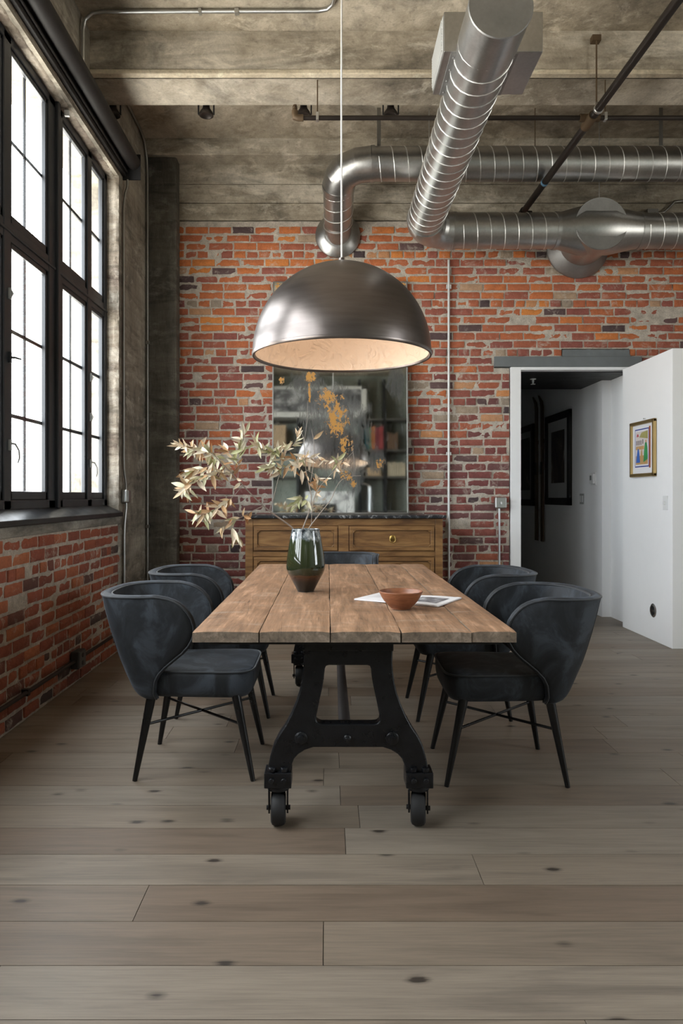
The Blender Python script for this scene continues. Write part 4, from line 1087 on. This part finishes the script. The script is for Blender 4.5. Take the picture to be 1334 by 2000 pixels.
t = NT('printed_grey_photograph'); n_ = t.noise(t.co(), 22, 6, .65); t.set(Base_Color=t.ramp(n_, [(.38, (.05,.05,.055)), (.55, (.22,.22,.24)), (.68, (.5,.5,.52))]), Roughness=.5)
build('printed_photograph', m, t.m, mg, smooth=60)
m = MB()
for i in range(7): m.grid(lambda u, v, i=i: page(.10+(.28 if i % 3 else .22)*u, .78-.07*i+.012*v, .0008), 6, 1)
build('text_lines', m, simple('printers_grey', (.45,.45,.47), .6), mg, smooth=0)

# dried branches -----------------------------------------------------------------------------------
t = NT('dried_willow_leaf'); a_ = t.attr(); n_ = t.noise(t.co(), 60, 3)
lc = t.ramp(a_, [(0., (.30,.32,.14)), (.15, (.48,.48,.26)), (.32, (.62,.58,.42)), (.55, (.70,.60,.46)), (.72, (.62,.44,.26)), (.86, (.44,.24,.10)), (1., (.30,.14,.06))])
t.set(Base_Color=t.mix(.35, lc, t.ramp(n_, [(.3, .7), (.7, 1.15)]), 'MULTIPLY'), Roughness=.55)
M['leaf'] = t.m
M['twig'] = simple('pale_twig_bark', (.30,.25,.21), .7, 0, .3)
M['twig_dark'] = simple('brown_twig_bark', (.12,.08,.06), .7, 0, .3)
def Z3(x, y, Y): return P(330+x/3.2537, 800+y/3.2537, Y)
def smooth_path(pts, n=5):
    out = []
    for i in range(len(pts)-1):
        p0, p1, p2, p3 = pts[max(i-1,0)], pts[i], pts[i+1], pts[min(i+2,len(pts)-1)]
        for k_ in range(n):
            t_ = k_/n; out.append(.5*((2*p1)+(p2-p0)*t_+(2*p0-5*p1+4*p2-p3)*t_*t_+(3*p1-p0-3*p2+p3)*t_**3))
    return out + [pts[-1]]
def leaf(mb, base, d, length, width, nrm, rv, curl):
    d = d.normalized(); side = d.cross(nrm).normalized(); nrm = side.cross(d); n = 7; vs_ = []
    for i in range(n+1):
        t_ = i/n; wv = width*(math.sin(math.pi*min(1, t_**.75)))*(1 if t_ < 1 else 0)*.5
        wv = max(wv, .0004)
        c = base + d*length*t_*(1-.15*abs(curl)*t_) + nrm*(curl*length*t_*t_*.5)
        vs_ += [c+side*wv+nrm*wv*.5, c, c-side*wv+nrm*wv*.5]
    fs = []
    for i in range(n):
        a = i*3; fs += [(a, a+1, a+4, a+3), (a+1, a+2, a+5, a+4)]
    mb.add(vs_, fs, rv)
rgl = random.Random(21)
def put_leaves(mb, path, n, t0=0., t1=1., out=None, size=(.045, .085), pal=(.1, 1.), droop=.3, fwd=.5):
    N = len(path)-1
    n = int(n*1.3+.5)
    for q in range(n):
        f = (t0+(t1-t0)*(q+rgl.random())/n)*N; i = min(int(f), N-1); p = path[i].lerp(path[i+1], f-i)
        tg = (path[i+1]-path[i]).normalized()
        rd_ = Vector((rgl.uniform(-1, 1), rgl.uniform(-.8, .8), rgl.uniform(-1, 1)-droop))
        if out: rd_ += Vector(out)*.8
        d = (tg*fwd + rd_).normalized()
        nr = Vector((rgl.uniform(-.6, .6), -1, rgl.uniform(-.5, .5)))
        L_ = rgl.uniform(*size)
        leaf(mb, p, d, L_, L_*rgl.uniform(.18, .29), nr, min(1, max(0, rgl.uniform(*pal))), rgl.uniform(-.7, .7))
def branch(label, stems, loc):
    b_ = thing('dried_branch', loc, label, 'branch', 'dried branches in the vase')
    sm_, lf = MB(), MB()
    for (pts, r0, r1, lv) in stems:
        path = smooth_path([Z3(*p) for p in pts], 5)
        sm_.tube(path, [r0+(r1-r0)*i/(len(path)-1) for i in range(len(path))], 7)
        for kw in lv: put_leaves(lf, path, **kw)
    build('stem', sm_, M['twig'], b_); 
    if lf.v: build('foliage', lf, M['leaf'], b_, smooth=60)
    return b_
Yv = 3.455
branch('leafiest dried branch, arching low to the left out of the green vase', [
    ([(815, 860, Yv+.01), (798, 765, Yv), (640, 645, 3.42), (545, 560, 3.38), (440, 450, 3.34), (330, 335, 3.32), (250, 262, 3.32), (180, 243, 3.33), (120, 240, 3.33), (60, 225, 3.34)], .0042, .0011,
        [dict(n=34, t0=.52, t1=.82, droop=.35), dict(n=12, t0=.82, t1=1., droop=-.3, size=(.035, .07), pal=(.4, .8)), dict(n=6, t0=.42, t1=.54)]),
    ([(600, 612, 3.40), (520, 650, 3.36), (430, 700, 3.33), (330, 752, 3.3)], .0022, .0008, [dict(n=10, t0=.3, t1=1., size=(.04, .08), droop=.2)]),
    ([(470, 480, 3.35), (400, 560, 3.32), (330, 610, 3.30), (240, 660, 3.28), (170, 660, 3.28)], .0018, .0007, [dict(n=26, t0=.25, t1=1., droop=.35)]),
    ([(440, 450, 3.34), (330, 400, 3.30), (230, 420, 3.28), (130, 470, 3.26), (90, 520, 3.26)], .002, .0007, [dict(n=36, t0=.2, t1=1., droop=.1, pal=(.2, .85))]),
    ([(330, 335, 3.32), (260, 360, 3.36), (180, 380, 3.38), (110, 400, 3.38)], .0014, .0006, [dict(n=20, t0=.2, t1=1., droop=.1)]),
    ([(440, 450, 3.34), (442, 330, 3.36), (455, 230, 3.38), (490, 140, 3.40)], .0017, .0006, [dict(n=15, t0=.35, t1=1., droop=-.4, size=(.04, .075), pal=(.1, .6))]),
    ([(430, 705, 3.33), (400, 740, 3.31), (420, 780, 3.30), (430, 810, 3.30)], .0012, .0006, [dict(n=9, t0=.4, t1=1., droop=.8)]),
    ([(440, 450, 3.34), (400, 300, 3.36), (370, 260, 3.37)], .0012, .0006, [dict(n=10, t0=.2, t1=1., droop=.2)]),
], Z3(798, 765, Yv))
branch('thin dried branch rising from the left limb, leafy in front of the mirror edge', [
    ([(810, 850, Yv+.015), (790, 762, Yv+.01), (700, 690, 3.47), (645, 640, 3.48), (665, 560, 3.50), (692, 450, 3.52), (722, 350, 3.53), (735, 250, 3.54)], .0026, .0010, [dict(n=10, t0=.78, t1=1., droop=.2)]),
    ([(722, 345, 3.53), (680, 280, 3.52), (610, 260, 3.51), (545, 215, 3.5)], .0015, .0006, [dict(n=28, t0=.1, t1=1., droop=.25, pal=(.05, .65))]),
    ([(728, 300, 3.54), (760, 250, 3.55), (800, 210, 3.55), (820, 165, 3.55)], .0014, .0006, [dict(n=9, t0=.2, t1=.9, droop=.0, pal=(.2, .7), size=(.04, .06)), dict(n=2, t0=.9, t1=1., droop=-1., size=(.05, .06))]),
    ([(710, 390, 3.53), (780, 340, 3.54), (860, 310, 3.55), (910, 310, 3.55)], .0014, .0006, [dict(n=16, t0=.1, t1=1., droop=.3, pal=(.25, .9))]),
    ([(722, 345, 3.53), (660, 350, 3.52), (600, 370, 3.52)], .0012, .0006, [dict(n=12, t0=.2, t1=1., droop=.6, pal=(0., .5))]),
], Z3(790, 762, Yv))
branch('upright dried twig, nearly bare, standing in front of the mirror', [
    ([(855, 850, Yv+.02), (850, 765, Yv+.01), (890, 650, 3.48), (905, 560, 3.5), (890, 480, 3.5), (870, 380, 3.5), (862, 280, 3.5), (855, 180, 3.5), (820, 105, 3.5)], .0036, .0008, [dict(n=6, t0=.55, t1=.75, size=(.03, .05))]),
    ([(893, 500, 3.5), (910, 400, 3.48), (922, 300, 3.47), (920, 200, 3.46), (905, 125, 3.46)], .0020, .0007, [dict(n=1, t0=.75, t1=.8, droop=-1., out=(2, 0, 1), pal=(.7, .8), size=(.06, .07))]),
    ([(858, 210, 3.5), (872, 120, 3.5), (880, 20, 3.5), (880, -60, 3.5)], .0009, .0004, []),
    ([(880, 430, 3.5), (830, 370, 3.49), (800, 350, 3.49)], .0010, .0005, [dict(n=5, t0=.3, t1=1., pal=(.4, .9))]),
    ([(868, 380, 3.5), (930, 415, 3.49), (990, 452, 3.48)], .0010, .0005, []),
    ([(890, 640, 3.48), (930, 540, 3.46), (940, 480, 3.45), (950, 430, 3.45)], .0012, .0006, [dict(n=14, t0=.3, t1=1., droop=.1, pal=(.45, .95), size=(.035, .06))]),
    ([(895, 600, 3.48), (850, 560, 3.46), (800, 590, 3.45)], .0010, .0005, [dict(n=8, t0=.2, t1=1., droop=.4, pal=(0., .3), size=(.05, .075))]),
], Z3(850, 765, Yv))
branch('dried twig reaching right from the vase across the mirror', [
    ([(870, 850, Yv-.01), (884, 765, Yv-.005), (960, 660, 3.43), (1030, 570, 3.41), (1060, 500, 3.4), (1095, 450, 3.4), (1150, 425, 3.39), (1220, 420, 3.38)], .0030, .0009, []),
    ([(905, 735, Yv), (915, 600, 3.42), (960, 490, 3.4), (1020, 420, 3.38), (1062, 375, 3.37), (1075, 310, 3.37)], .0018, .0007, [dict(n=13, t0=.72, t1=1., droop=.3, pal=(.05, .8), size=(.035, .065)), dict(n=2, t0=.45, t1=.55, size=(.03, .05))]),
    ([(1045, 395, 3.37), (1000, 330, 3.37), (975, 320, 3.37)], .0009, .0005, [dict(n=6, t0=.3, t1=1., droop=.2, pal=(.4, .9), size=(.03, .05))]),
    ([(1170, 423, 3.39), (1175, 330, 3.38), (1160, 200, 3.38)], .0008, .0004, []),
    ([(1180, 422, 3.39), (1180, 340, 3.39), (1166, 240, 3.39)], .0007, .0004, []),
    ([(1060, 375, 3.37), (1120, 320, 3.36), (1170, 270, 3.36)], .0008, .0004, [dict(n=3, t0=.0, t1=.4, size=(.03, .05))]),
], Z3(884, 765, Yv))

# ------------------------------------------------------------------ WALL ITEMS ON THE RIGHT
gf = thing('framed_picture', (2.74, 6.22, 1.387), 'small gold framed picture of two robed figures on white partition wall', 'picture')
XW = 2.75; y0, y1, z0, z1 = 5.985, 6.46, 1.388, 1.873; fw = .030
m = MB()
def yzb(mb, x0_, x1_, a, b, c, d): mb.box((min(x0_, x1_), a, c), (max(x0_, x1_), b, d))
for (a, b, c, d) in ((y0, y1, z1-fw, z1), (y0, y1, z0, z0+fw), (y0, y0+fw, z0, z1), (y1-fw, y1, z0, z1)): yzb(m, XW-.002, XW-.032, a, b, c, d)
build('frame', m, M['gold'], gf, smooth=0, bevel=.006)
m = MB(); yzb(m, XW-.003, XW-.012, y0+.02, y1-.02, z0+.02, z1-.02); build('mat_board', m, M['paper'], gf, smooth=0)
art = MB(); mats = [simple('ink_blue', (.03,.06,.30), .6), simple('ochre_ground', (.55,.34,.14), .6, 0, .4), simple('pale_wall_ink', (.68,.62,.60), .6), simple('olive_hill', (.36,.33,.12), .6, 0, .4),
                    simple('robe_blue', (.04,.14,.50), .6, 0, .5), simple('robe_green', (.05,.30,.10), .6, 0, .5), simple('red_brown_strip', (.36,.10,.04), .6, 0, .2), simple('dark_ink', (.04,.03,.03), .6), simple('skin_tone', (.60,.36,.22), .6), simple('pink_red', (.5,.08,.10), .6), simple('pale_paper', (.75,.75,.80), .6)]
def ap(mi_, poly, lay):      # poly in u (left->right as seen), v
    art.mi = mi_
    pts = [(XW-.0125-.0004*lay, y1-.075-(u*.30), z0+.085+v*.335) for u, v in poly]
    art.add(pts, [tuple(range(len(pts)))])
rc = lambda a, b, c, d: [(a, c), (b, c), (b, d), (a, d)]
ap(0, rc(0, .93, 0, 1), 0); ap(10, rc(.03, .90, .03, .97), 1); ap(2, rc(.07, .86, .07, .93), 2); ap(1, rc(.07, .86, .07, .30), 3)
ap(3, [(.30, .78), (.45, .90), (.86, .93), (.86, .72), (.5, .76)], 3); ap(1, rc(.07, .62, .46, .55), 3)
for i in range(4): ap(7, rc(.10+.10*i, .14+.10*i, .58, .70), 4)
ap(7, rc(.52, .56, .6, .72), 4); ap(9, [(.12, .80), (.28, .80), (.24, .87), (.16, .87)], 4)
ap(4, [(.08, .12), (.36, .12), (.32, .34), (.27, .48), (.20, .48), (.14, .3)], 5); ap(8, [(.21, .48), (.28, .48), (.28, .53), (.21, .53)], 5)
ap(5, [(.58, .12), (.86, .20), (.84, .5), (.78, .64), (.68, .62), (.62, .4)], 5); ap(8, [(.70, .63), (.79, .63), (.79, .69), (.70, .69)], 6)
ap(1, [(.36, .12), (.56, .12), (.5, .42), (.42, .42)], 5); ap(8, [(.43, .42), (.50, .42), (.50, .47), (.43, .47)], 6)
ap(6, rc(.93, 1.03, -.03, 1.03), 2)
build('painting', art, mats, gf, smooth=0)
m = MB(); m.lathe([(.004, 0), (.004, -.02), (0, -.021)], (XW, 6.20, z1+.018), 8, 'X'); build('nail', m, M['steel'], gf)

def yz_plate(name, Y, Z, w_, h_, x, mat, label, cat, extra=None):
    th_ = thing(name, (x, Y, Z-h_/2), label, cat)
    m_ = MB(); m_.box((x-.008, Y-w_/2, Z-h_/2), (x, Y+w_/2, Z+h_/2)); build('plate', m_, mat, th_, smooth=0, bevel=.002)
    for (nm, dy, dz, ww, hh, dd, mm) in (extra or []):
        e = MB(); e.box((x-.008-dd, Y+dy-ww/2, Z+dz-hh/2), (x-.007, Y+dy+ww/2, Z+dz+hh/2)); build(nm, e, mm, th_, smooth=0, bevel=.001)
    return th_
yz_plate('dimmer_switch', 5.83, 1.165, .075, .115, 2.75, M['plastic_white'], 'white dimmer switch plate on white partition right of the gold framed picture', 'switch', [('knob', 0, 0, .025, .03, .014, M['plastic_white'])])
yz_plate('light_switch', 7.80, 1.19, .12, .115, 2.77, M['plastic_grey'], 'pale light switch plate on hallway wall below the thermostat', 'switch', [('toggle', -.028, 0, .03, .07, .004, M['plastic_white']), ('toggle', .028, 0, .03, .07, .004, M['plastic_white'])])
tmo = yz_plate('thermostat', 7.46, 1.40, .14, .13, 2.77, M['plastic_white'], 'white square thermostat on hallway wall near the corner', 'thermostat', [('body', .0, .0, .10, .10, .022, M['plastic_white']), ('display', .01, .01, .045, .05, .024, simple('grey_display', (.16,.17,.17), .3))])
rs = thing('round_outlet', (2.75, 6.05, .2), 'round steel floor-level outlet on the white partition wall', 'outlet')
m = MB(); m.lathe([(.058, 0), (.058, -.004), (.050, -.009), (.040, -.009), (.038, -.004), (0, -.004)], (2.75, 6.05, .255), 36, 'X'); build('ring', m, M['steel'], rs)
m = MB(); m.lathe([(.037, -.004), (.034, -.008), (0, -.008)], (2.75, 6.05, .255), 28, 'X'); build('dark_cover', m, M['black'], rs)
m = MB(); m.box((2.735, 6.018, .246), (2.744, 6.082, .264)); build('steel_bar', m, M['steel'], rs, smooth=0)

def hall_pic(ya, yb, za, zb, label, seed, inset):
    fr_ = thing('framed_print', (2.77, (ya+yb)/2, za), label, 'picture')
    m_ = MB(); f = .085
    for (a, b, c, d) in ((ya, yb, zb-f, zb), (ya, yb, za, za+f), (ya, ya+f, za, zb), (yb-f, yb, za, zb)): yzb(m_, 2.769, 2.735, a, b, c, d)
    build('frame', m_, M['black'], fr_, smooth=0, bevel=.004)
    m_ = MB(); yzb(m_, 2.768, 2.752, ya+.05, yb-.05, za+.05, zb-.05); build('mat_board', m_, simple('grey_mat_board', (.45,.46,.46), .6), fr_, smooth=0)
    m_ = MB(); yzb(m_, 2.7525, 2.7505, ya+inset, yb-inset, za+inset*1.25, zb-inset); tt = NT('dark_print')
    nn = tt.noise(tt.co((1, 2.2, 1.3)), 2.3+seed, 6, .6, .8); tt.set(Base_Color=tt.ramp(nn, [(.4, (.02,.02,.022)), (.58, (.08,.06,.05)), (.68, (.32,.30,.28))]), Roughness=.5)
    build('print', m_, tt.m, fr_, smooth=0)
hall_pic(8.12, 9.03, 1.115, 2.21, 'large black framed print in the hallway, right of the skis', 0, .21)
hall_pic(9.58, 10.5, 1.09, 2.19, 'large black framed print in the dark end of the hallway, left of the skis', 1.3, .17)
skm = simple('old_ski_wood', (.11,.07,.04), .5, 0, .3)
def ski(y, zt, label):
    s_ = thing('ski', (2.74, y, .64), label, 'ski', 'wall mounted skis in the hallway')
    m_ = MB(); pts = []
    N = 24; vs2 = []; fs2 = []
    for i in range(N+1):
        t_ = i/N; z_ = .64 + (zt-.64)*t_; wv = .04 + .008*abs(t_-.45)*2; 
        if t_ > .93: wv *= max(.15, 1-((t_-.93)/.07)**2*.9)
        tip = -.045*max(0, (t_-.92)/.08)**2
        xb_ = 2.755 + tip
        for (a, b) in ((-wv, 0), (wv, 0), (wv, -.018), (-wv, -.018)): vs2.append((xb_+b, y+a, z_))
    for i in range(N):
        for k_ in range(4): fs2.append((i*4+k_, i*4+(k_+1) % 4, (i+1)*4+(k_+1) % 4, (i+1)*4+k_))
    fs2 += [(0,1,2,3), tuple(N*4+k_ for k_ in range(4))]
    m_.add(vs2, fs2); build('board', m_, skm, s_, smooth=30)
    m_ = MB(); m_.box((2.728, y-.03, 1.50), (2.738, y+.03, 1.66)); build('binding', m_, M['black'], s_, smooth=0, bevel=.002)
    m_ = MB(); m_.box((2.752, y-.01, 1.9), (2.772, y+.01, 1.95)); build('wall_bracket', m_, M['black'], s_, smooth=0)
ski(9.43, 2.52, 'old wooden ski on hallway wall, the one further down the hallway'); ski(9.18, 2.507, 'old wooden ski on hallway wall, the one nearer the right framed print')
hs = thing('hall_sprinkler', (1.9, 7.2, 2.30), 'small white sprinkler head on the black hallway ceiling', 'sprinkler')
hp = Vector(((1041-640)*7.15/1400, 7.15, 2.39)); hs.location = hp - Vector((0, 0, .07))
m = MB(); m.lathe([(0, hp.z), (.03, hp.z), (.03, hp.z-.006), (.01, hp.z-.008), (.01, hp.z-.03), (.006, hp.z-.05), (.022, hp.z-.052), (.022, hp.z-.056), (0, hp.z-.057)], (hp.x, hp.y, 0), 18); build('head', m, M['plastic_white'], hs)

# ------------------------------------------------------------------ BEHIND THE CAMERA, SEEN IN THE MIRROR
def refl(px, py, Yp):
    d = Vector(((px-VPX)/F_PX, 1, -(py-VPY)/F_PX)); o = Vector((0, 0, EYE))
    t_ = (MB0-o).dot(mn)/d.dot(mn); h = o+d*t_; r = d - 2*d.dot(mn)*mn
    return h + r*((Yp-h.y)/r.y)
SY = -.62                                        # front of the tall shelving
sh = thing('wall_shelving', (.5, -.8, 0), 'tall dark metal and timber shelving reflected in the mirror', 'shelving')
shm = simple('blackened_shelf_steel', (.015,.016,.017), .5, .4, .2); shw = simple('grey_shelf_timber', (.09,.085,.075), .6, 0, .3)
for px in (470, 582, 703, 752, 806):
    p = refl(px, 880, SY); m = MB(); m.box((p.x-.028, SY-.33, 0), (p.x+.028, SY, 4.3)); build('upright', m, shm, sh, smooth=0)
xl_, xr_ = refl(470, 880, SY).x, refl(806, 880, SY).x
for py in (720, 817, 878, 930, 998, 1060):
    z = refl(700, py, SY).z; m = MB(); m.box((xl_, SY-.33, z-.03), (xr_, SY-.005, z)); build('shelf', m, shw, sh, smooth=0)
fp_ = [refl(x_, y_, SY+.02) for x_, y_ in ((500, 815), (716, 815), (716, 741), (500, 741))]
xa, xb, za, zb = fp_[0].x, fp_[1].x, fp_[0].z, fp_[2].z
zb = min(zb, 4.15)
lp = thing('landscape_photograph', ((xa+xb)/2, SY+.03, za), 'wide grey landscape photograph in silver frame reflected in the mirror', 'picture')
m = MB()
for q in ((xa, xb, zb-.06, zb), (xa, xb, za, za+.10), (xa, xa+.1, za, zb), (xb-.10, xb, za, zb)): m.box((q[0], SY+.01, q[2]), (q[1], SY+.05, q[3]))
build('frame', m, simple('silver_frame', (.62,.62,.60), .5, .1), lp, smooth=0, bevel=.004)
m = MB(); m.box((xa+.05, SY+.012, za+.05), (xb-.05, SY+.03, zb-.03)); tt = NT('grey_landscape_print'); nn = tt.noise(tt.co((1, 1, 1.6)), 2.6, 9, .72, .3)
tt.set(Base_Color=tt.ramp(nn, [(.40, (.03,.03,.033)), (.5, (.14,.14,.15)), (.58, (.45,.45,.46))]), Roughness=.4); build('print', m, tt.m, lp, smooth=0)
wp = [refl(x_, y_, SY+.02) for x_, y_ in ((596, 1003), (692, 1003), (692, 960), (596, 960))]
ws = thing('white_artwork', (wp[0].x/2+wp[1].x/2, SY+.03, wp[0].z), 'white and grey marbled panel with dark inset reflected low in the mirror', 'picture')
m = MB(); m.box((wp[0].x, SY+.006, wp[0].z-.2), (wp[1].x, SY+.04, wp[2].z)); tt = NT('marbled_white'); nn = tt.noise(tt.co(), 4, 8, .7, .8); tt.set(Base_Color=tt.ramp(nn, [(.38, (.15,.15,.16)), (.5, (.75,.74,.72))]), Roughness=.5); build('panel', m, tt.m, ws, smooth=0)
i0, i1 = refl(610, 1003, SY+.02), refl(657, 984, SY+.02); m = MB(); m.box((i0.x, SY+.039, i0.z-.2), (i1.x, SY+.046, i1.z)); build('dark_inset', m, M['black'], ws, smooth=0)
pts = [refl(722, 1000, SY+.06), refl(722, 955, SY+.06), refl(719, 948, SY+.06), refl(713, 945, SY+.06), refl(707, 945, SY+.06)]
m = MB(); m.tube(smooth_path(pts, 5), .02, 10); m.box((pts[0].x-.05, SY+.01, pts[0].z-.3), (pts[0].x+.05, SY+.11, pts[0].z)); tag(build('chrome_hook_rail', m, M['steel']), 'curved chrome rail reflected in lower right of the mirror', 'rail')
bkc = {'teal': (.02,.08,.09), 'green': (.08,.18,.10), 'orange': (.40,.14,.05), 'maroon': (.18,.03,.04), 'red': (.35,.06,.06), 'brown': (.14,.08,.045), 'cream': (.50,.42,.30), 'tan': (.40,.28,.17)}
bkm = {k_: simple('cloth_%s' % k_, v_, .6, 0, .15) for k_, v_ in bkc.items()}
def book(pxa, pxb, pyt, pyb, colr, label, grp):
    a, b = refl(pxa, pyb, SY-.02), refl(pxb, pyt, SY-.02)
    bk_ = thing('book', ((a.x+b.x)/2, SY-.1, a.z), label, 'book', grp)
    m_ = MB(); m_.box((a.x+.004, SY-.2, a.z), (b.x-.004, SY-.02, b.z)); build('cover', m_, bkm[colr], bk_, smooth=0, bevel=.006)
    m_ = MB(); m_.box((a.x+.009, SY-.198, b.z-.004), (b.x-.009, SY-.03, b.z+.001)); build('pages', m_, M['paper'], bk_, smooth=0)
x_ = 713.; seq = ['teal', 'teal', 'green', 'orange', 'orange', 'maroon', 'maroon', 'red', 'red']
for i, cn in enumerate(seq):
    book(x_, x_+3.9, 832+(i*7) % 4, 877.5, cn, '%s book reflected on upper right mirror shelf, %s of its colourful row' % (cn, ['first','second','third','fourth','fifth','sixth','seventh','eighth','last'][i]), 'colourful books on the upper shelf'); x_ += 4.0
x_ = 756.
for i in range(5): book(x_, x_+4.1, 844+(i*5) % 4, 877.5, 'brown', 'old brown book on shelf right of the colourful books, %s from left' % ['first','second','third','fourth','fifth'][i], 'old brown books on the upper shelf'); x_ += 4.3
x_ = 757.
for i in range(8): book(x_, x_+4.1, 902+(i*5) % 3, 929.5, 'cream', 'cream book in lower right mirror row, %s from left' % ['first','second','third','fourth','fifth','sixth','seventh','eighth'][i], 'cream books on the lower shelf'); x_ += 4.4
for i in range(3): book(717, 745-i, 924-5.6*i, 929.5-5.6*i, 'tan', 'tan book lying flat on lower shelf, %s of its stack' % ['bottom','middle','top'][i], 'flat stack of tan books')
a, b = refl(532, 877.5, SY-.02), refl(558, 831, SY-.02)
m = MB(); m.box((a.x, SY-.28, a.z), (b.x, SY-.02, b.z)); bxo = thing('archive_box', ((a.x+b.x)/2, SY-.15, a.z), 'tan archive box reflected at left of the mirror shelf', 'box'); build('box', m, bkm['tan'], bxo, smooth=0, bevel=.006)
m = MB(); m.box((a.x-.006, SY-.286, b.z-.05), (b.x+.006, SY-.014, b.z+.004)); build('lid', m, bkm['tan'], bxo, smooth=0, bevel=.004)
